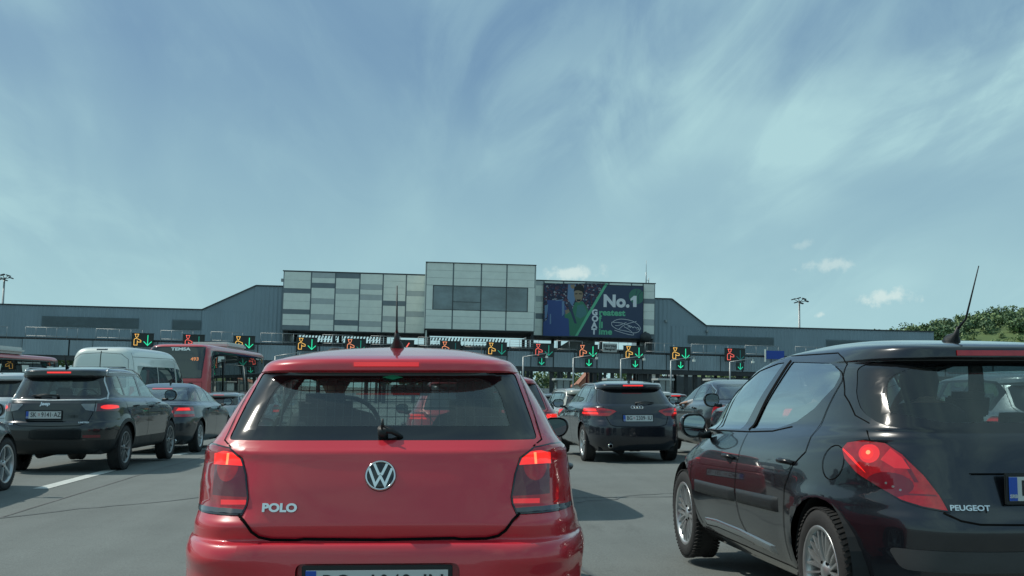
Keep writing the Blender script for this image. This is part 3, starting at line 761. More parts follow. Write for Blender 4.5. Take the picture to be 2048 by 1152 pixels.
    if c.get('antenna'):
        y, ln, lean = c['antenna'][:3]; r_ = sh.bvh.ray_cast(Vector((c.get('antenna_x', 0), y, 5)), Vector((0, 0, -1))); p = r_[0]
        bm = bmesh.new(); k = c['antenna'][3] if len(c['antenna']) > 3 else 1
        add_tube(bm, [p+Vector((0, .03*k, -.01)), p+Vector((0, .02*k, .012)), p+Vector((0, -.005, .035)), p+Vector((0, -.02-.02*lean, .075))], [.036*k, .030*k, .016, .008], 10)
        add_tube(bm, [p+Vector((0, -.02-.02*lean, .07)), p+Vector((0, -.02-.03*lean-lean*ln*.3, ln*.3)), p+Vector((0, -.02-lean*ln, ln))], [.0075, .0055, .0026], 8)
        mesh_obj('antenna', bm, BLACKPL, root, 'all')
    if c.get('fin'):
        y = c['fin']; p = sh.bvh.ray_cast(Vector((0, y, 5)), Vector((0, 0, -1)))[0]; bm = bmesh.new()
        add_prism(bm, [(y+.10, p.z-.01), (y-.06, p.z-.01), (y-.045, p.z+.06), (y-.02, p.z+.06)], 'x', -.012, .012); mesh_obj('antenna', bm, BLACKPL, root, bevel=.004)
    if c.get('rails'):
        x, y0, y1, h_, m_ = c['rails']
        for sd in (-1, 1):
            bm = bmesh.new(); P = []
            for t in (0, .03, .1, .3, .5, .7, .9, .97, 1):
                y = y0+(y1-y0)*t; q = sh.bvh.ray_cast(Vector((sd*x, y, 5)), Vector((0, 0, -1)))[0]; P.append(q+Vector((0, 0, h_*min(1, min(t, 1-t)/.06))))
            add_tube(bm, P, .011, 8); mesh_obj('roof_rail', bm, m_, root, 'all')
    return root, sh
def ring_bm(r, w, depth, n=40):
    bm = bmesh.new(); add_lathe(bm, [(r-w/2, 0), (r-w/2*.5, depth), (r+w/2*.5, depth), (r+w/2, 0)], n, Matrix.Rotation(math.pi/2, 4, 'X')); return bm
def stroke(bm, pts, w, d):
    """flat bar letters in the xz plane, proud towards -y"""
    pts = [Vector((p[0], 0, p[1])) for p in pts]; L_ = []; Rr = []
    for i, p in enumerate(pts):
        t1 = (p-pts[i-1]).normalized() if i else (pts[1]-p).normalized(); t2 = (pts[i+1]-p).normalized() if i < len(pts)-1 else t1
        n1, n2 = Vector((-t1.z, 0, t1.x)), Vector((-t2.z, 0, t2.x)); b = (n1+n2).normalized(); k = w/2/max(.35, b.dot(n1)); L_.append(p+b*k); Rr.append(p-b*k)
    for i in range(len(pts)-1):
        q = [L_[i], L_[i+1], Rr[i+1], Rr[i]]; A = [bm.verts.new(v) for v in q]; B = [bm.verts.new(v+Vector((0, -d, 0))) for v in q]
        bm.faces.new(B); bm.faces.new(A[::-1])
        for k in range(4): bm.faces.new((A[k], A[(k+1) % 4], B[(k+1) % 4], B[k]))
    bmesh.ops.recalc_face_normals(bm, faces=bm.faces)
# ------------------------------------------------------------------ road
def asphalt():
    m = pm('asphalt', (.14, .14, .132), .9); nt = m.node_tree; b = nt.nodes['Principled BSDF']; ln = nt.links.new
    t = nt.nodes.new('ShaderNodeTexCoord')
    def nz(sc, det, rough=.6, st=None):
        n = nt.nodes.new('ShaderNodeTexNoise'); n.inputs['Scale'].default_value = sc; n.inputs['Detail'].default_value = det; n.inputs['Roughness'].default_value = rough
        if st: mp = nt.nodes.new('ShaderNodeMapping'); mp.inputs[3].default_value = st; ln(t.outputs['Object'], mp.inputs[0]); ln(mp.outputs[0], n.inputs[0])
        else: ln(t.outputs['Object'], n.inputs[0])
        return n.outputs[0]
    def mr(v, a, b_, c, d):
        n = nt.nodes.new('ShaderNodeMapRange'); ln(v, n.inputs[0])
        for i, q in enumerate((a, b_, c, d)): n.inputs[i+1].default_value = q
        return n.outputs[0]
    def mul(a, c):
        n = nt.nodes.new('ShaderNodeMath'); n.operation = 'MULTIPLY'; ln(a, n.inputs[0]); ln(c, n.inputs[1]); return n.outputs[0]
    k = mul(mul(mr(nz(90, 3, .7), .3, .7, .72, 1.28), mr(nz(.7, 5), .3, .7, .90, 1.08)), mr(nz(1.2, 4, .6, (1.3, .10, 1)), .35, .65, .90, 1.06))
    k = mul(k, mr(nz(7, 6, .7), .60, .75, 1.0, .74)); k = mul(k, mr(nz(260, 2, .8), .62, .80, 1.0, 1.7)); k = mul(k, mr(nz(.9, 7, .75, (1, .35, 1)), .60, .68, 1.0, .80))
    v = nt.nodes.new('ShaderNodeVectorMath'); v.operation = 'SCALE'; v.inputs[0].default_value = (.152, .168, .158); ln(k, v.inputs['Scale']); ln(v.outputs[0], b.inputs['Base Color'])
    bp = nt.nodes.new('ShaderNodeBump'); bp.inputs['Strength'].default_value = .5; bp.inputs['Distance'].default_value = .006; ln(nz(140, 3, .7), bp.inputs['Height']); ln(bp.outputs[0], b.inputs['Normal'])
    return m
ASPH = asphalt()
bm = bmesh.new(); xs = [-900, -200, -60, -30, -15, 0, 15, 30, 60, 200, 900]; ys = [-80, -20, 0, 9, 18, 30, 45, 60, 120, 300, 900, 3000]
gv = [[bm.verts.new((x, y, G(x, y))) for x in xs] for y in ys]
for i in range(len(ys)-1):
    for j in range(len(xs)-1): bm.faces.new((gv[i][j], gv[i][j+1], gv[i+1][j+1], gv[i+1][j]))
tag(mesh_obj('road', bm, ASPH), kind='structure')
WPAINT = tex(pm('road_paint', (.58, .60, .56), .7), 9, .18, .05, .3, 200)
def strip_on_road(name, a, b, w, m, lift=.005):
    a, b = Vector((a[0], a[1])), Vector((b[0], b[1])); d = (b-a).normalized(); s_ = Vector((d.y, -d.x))*w/2
    ts = [0]; ln = (b-a).length
    for yk in (0, 9, 18, 30, 45, 60):
        if (a.y-yk)*(b.y-yk) < 0: ts.append((yk-a.y)/(b.y-a.y))
    ts = sorted(ts+[1]); bm = bmesh.new(); pr = None
    for t in ts:
        c = a+(b-a)*t; cur = [bm.verts.new((*(c+s_*k), G(*(c+s_*k))+lift)) for k in (-1, 1)]
        if pr: bm.faces.new((pr[0], pr[1], cur[1], cur[0]))
        pr = cur
    bmesh.ops.recalc_face_normals(bm, faces=bm.faces)
    return tag(mesh_obj(name, bm, m), kind='structure')
p0, p1 = onroad(160, 957), onroad(390, 902); dx = (p1.x-p0.x)/(p1.y-p0.y)
q0, q1 = onroad(75, 978), onroad(262, 935); r0, r1 = onroad(345, 911), onroad(427, 897)
for k in range(-3, 7):
    y0 = q0.y+(r0.y-q0.y)*k; ln = (q1.y-q0.y)
    x0 = p0.x+dx*(y0-p0.y)
    strip_on_road('lane_marking', (x0, y0), (x0+dx*ln, y0+ln), .20, WPAINT)
    strip_on_road('lane_marking', (x0-3.9, y0), (x0-3.9+dx*ln, y0+ln), .20, WPAINT)
TAR = tex(pm('tar_seal', (.105, .115, .112), .7), 3, .3)
rr = random.Random(3)
for (sx0, sy0, dxx, dyy, n_, w__) in ((-6.5, 8.5, .42, .55, 11, .022), (1.1, 6.2, -.05, .7, 12, .02), (-1.4, 12.5, .5, .06, 9, .018), (.9, 11.5, .32, .28, 8, .016)):
    bm = bmesh.new(); P_ = []; x_, y_ = sx0, sy0
    for k in range(n_*3): P_.append((x_, y_)); x_ += dxx/3+rr.uniform(-.07, .07); y_ += dyy/3+rr.uniform(-.07, .07)
    pr = None
    for k, (x_, y_) in enumerate(P_):
        q = P_[min(k+1, len(P_)-1)]; t_ = Vector((q[0]-P_[max(k-1, 0)][0], q[1]-P_[max(k-1, 0)][1])).normalized(); ww = w__*rr.uniform(.6, 1.2)
        cur = [bm.verts.new((x_+t_.y*ww*s__, y_-t_.x*ww*s__, G(x_, y_)+.004)) for s__ in (-1, 1)]
        if pr: bm.faces.new((pr[0], pr[1], cur[1], cur[0]))
        pr = cur
    bmesh.ops.recalc_face_normals(bm, faces=bm.faces); tag(mesh_obj('sealed_crack', bm, TAR), kind='structure')
strip_on_road('road_joint', (p0.x+1.1, -5), (p0.x+1.1+dx*60, 55), .03, tex(pm('tar_joint', (.13, .13, .125), .8), 3, .3), .004)
# ------------------------------------------------------------------ toll station
PANEL = tex(pm('pale_cladding', (.78, .82, .74), .45, .1), 1.2, .06, .05)
MIDP = tex(pm('mid_grey_cladding', (.46, .50, .49), .45, .1), 1.2, .06)
DARKP = tex(pm('slate_cladding', (.17, .21, .23), .5, .1), 1.2, .08)
WALLM = tex(pm('slate_wall_sheet', (.235, .31, .35), .48, .15), .35, .10, .06, stretch=(1, 1, .25))
CORR = tex(pm('gantry_sheet', (.27, .345, .38), .5, .1), .6, .12, stretch=(1, 1, .3))
STEEL = tex(pm('dark_steel', (.045, .052, .056), .55, .2), 2, .2)
GALV = tex(pm('galvanised_steel', (.30, .33, .33), .45, .5), 5, .12)
BGLASS = tex(pm('office_glass', (.13, .175, .185), .08, 0, .7, spec=.9), .35, .45, stretch=(1, 1, 1.6))  # noise in the colour paints uneven reflections into the panes
Yw = 140.0
tb = thing('toll_station', 'grey toll station with pale clad wings and a projecting glazed control room', 'building', (4, Yw, -.4))
def lp(bm, o): bm.transform(Matrix.Translation(-Vector(o.location)))
def part(name, bm, mats, parent=tb, smooth=False):
    lp(bm, tb); return mesh_obj(name, bm, mats, parent, smooth)
def corrugated(bm, x0, x1, z0, z1, y, pitch=.30, d=.04, mi=0):
    n = max(1, int((x1-x0)/pitch)); pr = None
    for i in range(n*4+1):
        x = x0+(x1-x0)*i/(n*4); yy = y-(d if i % 4 in (1, 2) else 0)
        cur = [bm.verts.new((x, yy, z0)), bm.verts.new((x, yy, z1))]
        if pr: bm.faces.new((pr[0], cur[0], cur[1], pr[1])).material_index = mi
        pr = cur
bm = bmesh.new(); add_prism(bm, [(-420, 4.72), (-20.9, 4.72), (-20.9, 14.1), (-24.6, 14.1), (-31.4, 10.75), (-420, 10.75)], 'y', 142, 158); part('left_canopy', bm, WALLM)
bm = bmesh.new(); corrugated(bm, -160, -31.5, 4.76, 10.66, 141.94, .5, .05); corrugated(bm, -31.4, -24.8, 4.76, 10.66, 141.94, .5, .05); corrugated(bm, -24.8, -21.0, 4.76, 14.0, 141.94, .5, .05); part('ribbed_sheet', bm, WALLM)
bm = bmesh.new(); add_prism(bm, [(27.9, 4.6), (66.5, 4.6), (66.5, 10.42), (35.1, 10.42), (30.4, 13.88), (27.9, 13.88)], 'y', 142, 158); part('right_canopy', bm, WALLM)
bm = bmesh.new(); corrugated(bm, 28.0, 30.3, 4.65, 13.8, 141.94, .5, .05); corrugated(bm, 30.4, 35.0, 4.65, 10.3, 141.94, .5, .05); corrugated(bm, 35.2, 66.4, 4.65, 10.34, 141.94, .5, .05); part('ribbed_sheet', bm, WALLM)
bm = bmesh.new()
for pts in ([(-420, 10.75), (-31.4, 10.75), (-24.6, 14.1), (-20.9, 14.1)], [(27.9, 13.88), (30.4, 13.88), (35.1, 10.42), (66.5, 10.42)]):
    for a, b in zip(pts, pts[1:]):
        d = (Vector(b)-Vector(a)); nn = Vector((-d.y, d.x)).normalized()*.12
        add_prism(bm, [a, b, (b[0]+nn.x, b[1]+nn.y), (a[0]+nn.x, a[1]+nn.y)], 'y', 141.78, 158.1)
part('roof_edge', bm, STEEL)
LOUV = tex(pm('louvre_grille', (.12, .165, .18), .5), 1, .1)
for (x0, x1, z0, z1) in ((-51.6, -39.4, 8.12, 9.42), (-35.1, -31.5, 8.13, 9.40), (32.6, 44.3, 8.05, 9.10), (51.5, 63, 8.05, 9.0)):
    bm = bmesh.new(); add_box(bm, ((x0+x1)/2, 141.83, (z0+z1)/2), (x1-x0, .05, z1-z0))
    for k in range(int((z1-z0)/.16)): add_box(bm, ((x0+x1)/2, 141.78, z0+.1+k*.16), (x1-x0-.1, .06, .05), M=None)
    part('louvre_panel', bm, LOUV)
def bands(bm, x0, x1, zt, zb, y, spec):
    """pale panel column with bands: spec of (from, to, material)"""
    f = 0; L_ = []
    for a, b, m_ in spec:
        if a > f: L_.append((f, a, 0))
        L_.append((a, b, m_)); f = b
    if f < 1: L_.append((f, 1, 0))
    for a, b, m_ in L_:
        z1, z0 = zt-(zt-zb)*a, zt-(zt-zb)*b; nn = max(1, round((z1-z0)/.95))
        for k in range(nn):
            za, zb_ = z0+(z1-z0)*k/nn, z0+(z1-z0)*(k+1)/nn
            add_box(bm, ((x0+x1)/2, y, (za+zb_)/2), (x1-x0-.17, .10 if m_ == 0 else .085, zb_-za-.022), mi=m_)
def core(x0, x1, z0, z1, y, dep, nm):
    bm = bmesh.new(); add_box(bm, ((x0+x1)/2, y+dep/2+.06, (z0+z1)/2), (x1-x0, dep, z1-z0)); return part(nm, bm, DARKP)
w1 = core(-20.85, -2.42, 8.30, 15.95, Yw, 13, 'left_wing')
bm = bmesh.new(); cx_ = [-20.8, -17.25, -14.15, -11.0, -8.0, -5.0, -2.42]
SP = [[(.286, .367, 2), (.646, .728, 2), (.921, 1, 2)], [(0, .09, 1), (.18, .265, 2), (.45, .54, 1), (.72, .81, 1)], [(0, .085, 2), (.27, .355, 1), (.81, .90, 2)], [(.18, .27, 1), (.36, .45, 1), (.82, .91, 1)], [(.455, .54, 2), (.725, .81, 1)], [(.275, .36, 1), (.63, .72, 1)]]
for i in range(6): bands(bm, cx_[i], cx_[i+1], 15.88, 8.36, Yw, SP[i])
part('cladding', bm, [PANEL, MIDP, DARKP], w1)
w2 = core(11.5, 27.78, 8.42, 15.68, Yw, 13, 'right_wing')
bm = bmesh.new(); cx_ = [11.55, 13.0, 15.6, 18.55, 21.6, 24.6, 26.15, 27.75]
SP = [[(.0, .08, 1), (.28, .38, 1), (.60, .70, 2)], [], [], [(0, .09, 1)], [], [], [(.29, .385, 2), (.70, .81, 1), (.985, 1, 2)]]
for i in range(7): bands(bm, cx_[i], cx_[i+1], 15.62, 8.5 if i < 6 else 8.9, Yw, SP[i])
part('cladding', bm, [PANEL, MIDP, DARKP], w2)
w3 = core(-2.36, 11.36, 8.62, 16.92, 134, 16, 'control_room')
bm = bmesh.new(); cx_ = [-2.34, 1.05, 4.55, 7.75, 11.34]
for i in range(4):
    a, b = cx_[i], cx_[i+1]
    for k in range(3): add_box(bm, ((a+b)/2, 134, 14.12+.93*(k+.5)), (b-a-.17, .10, .908))
    for k in range(3): add_box(bm, ((a+b)/2, 134, 8.66+.79*(k+.5)), (b-a-.17, .10, .768))
add_box(bm, (-1.83, 134, 12.57), (.86, .10, 3.03)); add_box(bm, (10.88, 134, 12.57), (.86, .10, 3.03))
for k in range(9):
    for m_ in range(5):
        add_box(bm, (11.42, 134.3+m_*2.9+1.4, 8.66+.91*(k+.5)), (.10, 2.8, .885))
        add_box(bm, (-2.42, 134.3+m_*2.9+1.4, 8.66+.91*(k+.5)), (.10, 2.8, .885))
part('cladding', bm, [PANEL], w3)
bm = bmesh.new(); add_box(bm, (4.5, 134.02, 14.08), (11.9, .16, .07)); add_box(bm, (4.5, 134.02, 11.07), (11.9, .16, .07))
for x in (-1.42, 1.05, 4.55, 7.75, 10.42): add_box(bm, (x, 134.02, 12.57), (.09, .16, 3.0))
add_box(bm, (2.8, 134.0, 12.1), (3.4, .08, .05))
wf = part('window_frame', bm, STEEL, w3)
for a, b in ((-1.38, 1.0), (1.1, 4.5), (4.6, 7.7), (7.8, 10.38)):
    bm = bmesh.new(); add_box(bm, ((a+b)/2, 134.03, 12.57), (b-a, .02, 2.94)); part('window_pane', bm, BGLASS, wf)
bm = bmesh.new(); add_box(bm, (4.5, 142, 8.55), (13.4, 15.6, .1)); part('soffit', bm, STEEL, w3)
bm = bmesh.new()
for a, b, z, y in ((-2.45, 11.45, 16.97, 141.9), (-20.95, -2.3, 16.0, 146.5), (11.4, 27.85, 15.73, 146.5)): add_box(bm, ((a+b)/2, y, z), (b-a, 16.1 if z > 16.5 else 13.2, .10))
part('roof_edge', bm, STEEL)
# open storey below: lattice roofs, posts, stair flights
SLAT = tex(pm('slatted_screen', (.15, .165, .16), .5), 3, .1)
for (x0, x1, z0, z1) in ((-19.5, -8.2, 6.95, 8.2), (-1.8, 8.6, 6.6, 8.5)):
    bm = bmesh.new(); n = int((x1-x0)/.42)
    add_box(bm, ((x0+x1)/2, 148.2, z0-.02), (x1-x0, .12, .08)); add_box(bm, ((x0+x1)/2, 148.2, z1+.02), (x1-x0, .12, .08))
    for k in range(n):
        x = x0+(x1-x0)*(k+.5)/n
        for j in range(2):
            zc_ = z0+(z1-z0)*(j+.5)/2; add_prism(bm, [(x-.14, zc_-.24), (x+.04, zc_-.24), (x+.20, zc_+.24), (x+.02, zc_+.24)], 'y', 147+j, 147.06+j)
    part('slatted_screen', bm, SLAT)
def column(x, y, z, s_, h):
    bm = bmesh.new(); add_box(bm, (x, y, z), (s_, s_, h)); part('column', bm, STEEL)
for x in (-20.3, -14.2, -8.0, -2.0, 11.2, 15.3, 20.8, 27.4): column(x, 141.2, 3.9, .42, 9.0); column(x, 150, 3.9, .42, 9.0)
for x in (-2.2, 11.2): column(x, 135.2, 3.9, .36, 9.4)
bm = bmesh.new(); add_box(bm, (-2.15, 134.6, 7.5), (.16, .16, 2.0)); part('white_post', bm, PANEL)
bm = bmesh.new(); add_box(bm, (3.5, 149, 6.2), (50, 12, .35)); add_box(bm, (3.5, 154, 6.9), (50, .1, 1.1)); part('floor_slab', bm, STEEL)
for (x0, x1) in ((14.5, 27.0),):
    bm = bmesh.new(); add_prism(bm, [(x0, 6.4), (x1-6, 6.4), (x1-6, 8.3), (x0+3, 8.3)], 'y', 148, 148.2); corrugated(bm, x0+.5, x1-6, 6.4, 7.2, 147.9); part('back_wall', bm, MIDP)
for x in range(-44, 72, 6):
    if not -21 < x < 28: column(x, 144, 2, .4, 5.6); column(x, 156, 2, .4, 5.6)
bm = bmesh.new(); add_box(bm, (29.6, 141.7, 10.9), (.22, .5, .3)); add_box(bm, (35.2, 141.7, 9.7), (.25, .35, .3)); add_box(bm, (-21.2, 141.6, 14.9), (.3, .4, .4)); part('security_camera', bm, GALV)
bm = bmesh.new(); add_ellipsoid(bm, (26.4, 138.9, 8.55), (.75, .5, .62)); add_box(bm, (26.4, 139.4, 9.2), (.16, .9, .16)); part('round_floodlight', bm, STEEL)
# aerial mast
bm = bmesh.new(); add_tube(bm, [(0, 0, 0), (0, 0, 2.0)], .07, 6); add_tube(bm, [(0, 0, 2), (0, 0, 3.6)], .03, 6); add_tube(bm, [(.35, 0, .1), (.35, 0, 1.2)], .05, 6); add_box(bm, (.17, 0, .9), (.4, .05, .05)); add_box(bm, (.1, 0, .35), (.5, .06, .06))
o = mesh_obj('aerial_mast', bm, GALV); o.location = (27.5, 145, 15.78); tag(o, 'thin radio mast on the roof above the tennis billboard', 'antenna')

# ------------------------------------------------------------------ billboard
NAVY = pm('billboard_navy', (.030, .052, .105), .45); BWH = pm('billboard_white', (.74, .76, .78), .5); BGR = pm('billboard_green', (.13, .50, .29), .5); BGD = pm('billboard_dull_green', (.05, .18, .13), .5)
SKIN = pm('printed_skin', (.30, .22, .15), .6); HAIRP = pm('printed_hair', (.012, .014, .016), .6); BLUP = pm('printed_blue', (.045, .085, .26), .6); TOWEL = pm('printed_towel', (.16, .26, .42), .6); JACK = pm('printed_jacket', (.055, .22, .13), .6); JACK2 = pm('printed_jacket_blue', (.08, .22, .22), .6)
crowd = pm('printed_crowd', (.05, .05, .09), .6); nt_ = crowd.node_tree; b_ = nt_.nodes['Principled BSDF']
t_ = nt_.nodes.new('ShaderNodeTexCoord'); vo = nt_.nodes.new('ShaderNodeTexVoronoi'); vo.inputs['Scale'].default_value = 5.5; nt_.links.new(t_.outputs['Object'], vo.inputs['Vector'])
cr = nt_.nodes.new('ShaderNodeValToRGB'); sx_ = nt_.nodes.new('ShaderNodeSeparateColor'); nt_.links.new(vo.outputs['Color'], sx_.inputs[0]); nt_.links.new(sx_.outputs[0], cr.inputs[0]); cr.color_ramp.interpolation = 'CONSTANT'
for e, (p_, c_) in zip([cr.color_ramp.elements[0], cr.color_ramp.elements[1]]+[cr.color_ramp.elements.new(q) for q in (.45, .68, .80, .92)], ((0, (.018, .025, .06)), (.25, (.035, .045, .10)), (.45, (.07, .03, .06)), (.68, (.03, .06, .13)), (.80, (.14, .05, .07)), (.92, (.32, .34, .38)))):
    e.position = p_; e.color = (*c_, 1)
nt_.links.new(cr.outputs[0], b_.inputs['Base Color'])
bb_o = Vector((12.98, 139.72, 8.42)); BBW, BBH = 13.14, 6.86
board = thing('billboard', 'wide navy and green advertising board with a tennis player and large white lettering', 'billboard', bb_o)
def U(X_, Y_): return ((X_-72)/1690*BBW, BBH*(1-(Y_-52-(X_-72)*.030)/868))
bm = bmesh.new(); add_box(bm, (BBW/2, .0, BBH/2), (BBW, .14, BBH)); mesh_obj('board', bm, NAVY, board)
bm = bmesh.new()
for (a, b, c_, d_) in ((BBW/2, BBH+.03, BBW+.12, .06), (BBW/2, -.03, BBW+.12, .06), (-.03, BBH/2, .06, BBH), (BBW+.03, BBH/2, .06, BBH)): add_box(bm, (a, -.02, b), (c_, .2, d_))
mesh_obj('frame', bm, STEEL, board)
def flat(name, polys, m_, y, parent=board):
    bm = bmesh.new()
    for pl in polys:
        vs = [bm.verts.new((p[0], y, p[1])) for p in pl]
        for tri in tessellate_polygon([[v.co for v in vs]]): bm.faces.new([vs[i] for i in tri])
    bmesh.ops.recalc_face_normals(bm, faces=bm.faces)
    for f in bm.faces:
        if f.normal.y > 0: f.normal_flip()
    return mesh_obj(name, bm, m_, parent)
pic = flat('picture', [[U(72, 52), U(1120, 52), U(620, 925), U(72, 925)]], crowd, -.074)
flat('blue_foreground', [[U(72, 925), U(72, 700), U(150, 640), U(130, 330), U(330, 330), U(400, 345), U(520, 600), U(540, 925)]], BLUP, -.078, pic)
flat('green_band', [[U(1110, 55), U(1160, 55), U(655, 925), U(600, 925)]], BGR, -.082)
flat('towel', [[U(480, 60), U(610, 60), U(600, 330), U(560, 440), U(470, 300)]], TOWEL, -.080, pic)
flat('jacket', [[U(600, 370), U(730, 350), U(800, 440), U(835, 520), U(690, 790), U(610, 925), U(520, 920), U(500, 640), U(430, 620), U(430, 560), U(560, 500)]], JACK, -.084, pic)
flat('jacket', [[U(640, 420), U(740, 400), U(800, 500), U(800, 570), U(700, 640), U(620, 600)]], JACK2, -.087, pic)
flat('face', [[U(585, 170), U(730, 170), U(735, 250), U(715, 330), U(665, 375), U(615, 340), U(585, 260)], [U(430, 500), U(500, 480), U(515, 530), U(450, 570)]], SKIN, -.088, pic)
flat('hair', [[U(575, 190), U(590, 110), U(650, 75), U(730, 90), U(755, 160), U(740, 250), U(722, 190), U(650, 165), U(600, 175)], [U(600, 222), U(640, 215), U(640, 232), U(602, 238)], [U(665, 215), U(715, 222), U(715, 238), U(668, 232)], [U(625, 320), U(700, 320), U(690, 350), U(640, 350)]], HAIRP, -.091, pic)
flat('hand', [[U(520, 75), U(590, 70), U(600, 130), U(560, 145), U(525, 120)], [U(720, 80), U(750, 85), U(745, 140), U(725, 120)]], SKIN, -.086, pic)
flat('trophy', [[U(90, 420), U(150, 400), U(130, 620), U(95, 640)], [U(270, 330), U(400, 318), U(400, 335), U(275, 345)], [U(380, 350), U(420, 345), U(425, 560), U(385, 600)], [U(180, 560), U(200, 560), U(205, 720), U(180, 730)]], TOWEL, -.085, pic)
flat('dark_stripe', [[U(470, 380), U(520, 370), U(640, 720), U(600, 720)]], NAVY, -.090, pic)
ball = [(U(1650, 270)[0]+1.02*math.cos(a), U(1650, 270)[1]+1.02*math.sin(a)) for a in [2*math.pi*k/32 for k in range(32)]]; ball = [(min(BBW-.02, p[0]), p[1]) for p in ball]
bl = flat('tennis_ball', [ball], BGD, -.076)
bm = bmesh.new(); stroke(bm, [(p.x, p.y) for p in smoothline([U(1545, 330), U(1630, 260), U(1660, 130)])], .07, .003); stroke(bm, [(p.x, p.y) for p in smoothline([U(1755, 160), U(1680, 260), U(1690, 390)])], .07, .003)
bm.transform(Matrix.Translation((0, -.078, 0))); mesh_obj('seam', bm, NAVY, bl)
def btext(s_, X_, Y_, size, m_, bold, ws=1, align='LEFT', nm='lettering'):
    bm = text_bm(s_, size, .006, bold, align=align, widthscale=ws, space=1.04); u_, v_ = U(X_, Y_)
    bm.transform(Matrix.Translation((u_, -.08, v_)) @ face_back()); return mesh_obj(nm, bm, m_, board)
btext('No.', 1080, 352, 2.15, BWH, .105, 1.02)
bm = bmesh.new(); add_prism(bm, [U(1590, 448), U(1650, 450), U(1650, 262), U(1600, 262), U(1545, 310), U(1545, 345), U(1590, 330)], 'y', -.083, -.077); mesh_obj('lettering', bm, BWH, board)
for s_, Y_, rest in (('G', 540, 'reatest'), ('O', 645, 'f'), ('A', 750, 'll'), ('T', 857, 'ime')):
    btext(s_, 892, Y_, 1.04, BWH, .055, .98); btext(rest, 1012, Y_, 1.10, BGR, .045, 1.06)
bm = bmesh.new()
for pts in ([(1230, 710), (1300, 665), (1420, 650), (1600, 690), (1710, 780), (1700, 850), (1620, 880), (1480, 850), (1340, 820), (1240, 760), (1230, 700)], [(1225, 700), (1400, 715), (1560, 770)], [(1290, 755), (1350, 755), (1480, 705)], [(1340, 830), (1450, 745), (1650, 690)], [(1440, 775), (1520, 820), (1590, 880), (1600, 915), (1480, 895), (1280, 835)], [(1505, 790), (1530, 765), (1545, 790), (1570, 770), (1590, 795), (1620, 780), (1650, 800), (1680, 790), (1690, 815), (1660, 830), (1730, 810)]):
    q = [U(*p) for p in pts]; stroke(bm, [(p.x, p.y) for p in smoothline(q, 5)], .055, .003)
bm.transform(Matrix.Translation((0, -.078, 0))); mesh_obj('signature', bm, BWH, board)

# ------------------------------------------------------------------ walkway gantry
gz = 128.0
gan = thing('walkway_gantry', 'long grey railed walkway on posts carrying the lane signs', 'gantry', (5, gz, 0))
def gp(name, bm, m_, parent=gan, smooth=False): bm.transform(Matrix.Translation((-5, -gz, 0))); return mesh_obj(name, bm, m_, parent, smooth)
bm = bmesh.new(); add_box(bm, (5, gz+.9, 6.07), (150, 1.8, .14)); gp('deck', bm, STEEL)
bm = bmesh.new(); SIGNX = [-34.6, -28.8, -23.05, -15.85, -10.2, -4.6, .85, 6.3, 11.85, 17.1, 22.6, 28.2, 34.8]
edges = sorted([-70]+[x for s_ in [-62, -56, -50, -42]+SIGNX+[41, 47, 53, 60, 66] for x in (s_-1.35, s_+1.35)]+[80])
for i, (a, b) in enumerate(zip(edges, edges[1:])):
    if b-a < .4: continue
    corrugated(bm, a+.05, b-.05, 4.12, 5.9, gz-.02 if i % 2 == 0 else gz+.12, .34, .05)
gp('cladding', bm, CORR)
bm = bmesh.new(); add_box(bm, (5, gz+.9, 3.83), (150, 1.6, .52)); add_box(bm, (5, gz+.3, 5.0), (150, .1, 1.9)); gp('beam', bm, STEEL)
for i in range(0, len(edges)-1, 2):
    a, b = edges[i], edges[i+1]
    if b-a < 1.5: continue
    bm = bmesh.new(); a += .3; b += .9
    add_tube(bm, [(a, gz, 7.28), (b, gz, 7.28)], .035, 5); add_tube(bm, [(a, gz, 6.28), (b, gz, 6.28)], .035, 5)
    n = max(2, round((b-a)/1.3))
    for k in range(n+1): x = a+(b-a)*k/n; add_tube(bm, [(x, gz, 5.9), (x, gz, 7.28)], .03, 5)
    for z in (6.55, 6.8, 7.05):
        if -12 < a < 8: add_tube(bm, [(a, gz+1.7, z), (b, gz+1.7, z)], .02, 4)
    gp('railing', bm, GALV)
def gpost(x, y, wd, d):
    bm = bmesh.new(); add_box(bm, (x, y, 1.5), (wd, d, 4.6)); gp('post', bm, STEEL)
for s_ in SIGNX+[41, 47.5, 54]:
    for dx_, wd in ((1.25, .45), (2.45, .30), (3.35, .42)): gpost(s_+dx_, gz+.9, wd, .4)
for dx_ in (.0, 1.9): gpost(22.6+dx_, gz+1.3, .6, .5)

# ------------------------------------------------------------------ lane signs
L_OR = pm('led_orange', (.9, .5, .1), .5, emit=(1, .55, .13), es=.85); L_RD = pm('led_red', (.9, .1, .08), .5, emit=(1, .16, .12), es=.85); L_PK = pm('led_red_to_amber', (.9, .3, .15), .5, emit=(1, .33, .16), es=.85)
L_GN = pm('led_green', (.05, .8, .4), .5, emit=(.02, .75, .36), es=.8); L_DG = pm('led_dim_green', (.02, .3, .2), .5, emit=(.01, .28, .20), es=.55); L_FG = pm('led_faint_green', (.01, .12, .12), .5, emit=(.01, .12, .12), es=.5)
SIGNB = pm('sign_face', (.012, .020, .020), .35)
OFF = [(-.30, -.55), (-.30, .02), (-.18, .16), (.10, .12), (.46, -.04), (.46, -.22), (.14, -.22), (.06, -.10), (.06, -.55), (-.30, -.55)]
HAT = [(-.24, .62), (.20, .62), (.12, .50), (.12, .38), (-.02, .24), (-.16, .38), (-.16, .50), (-.24, .62)]
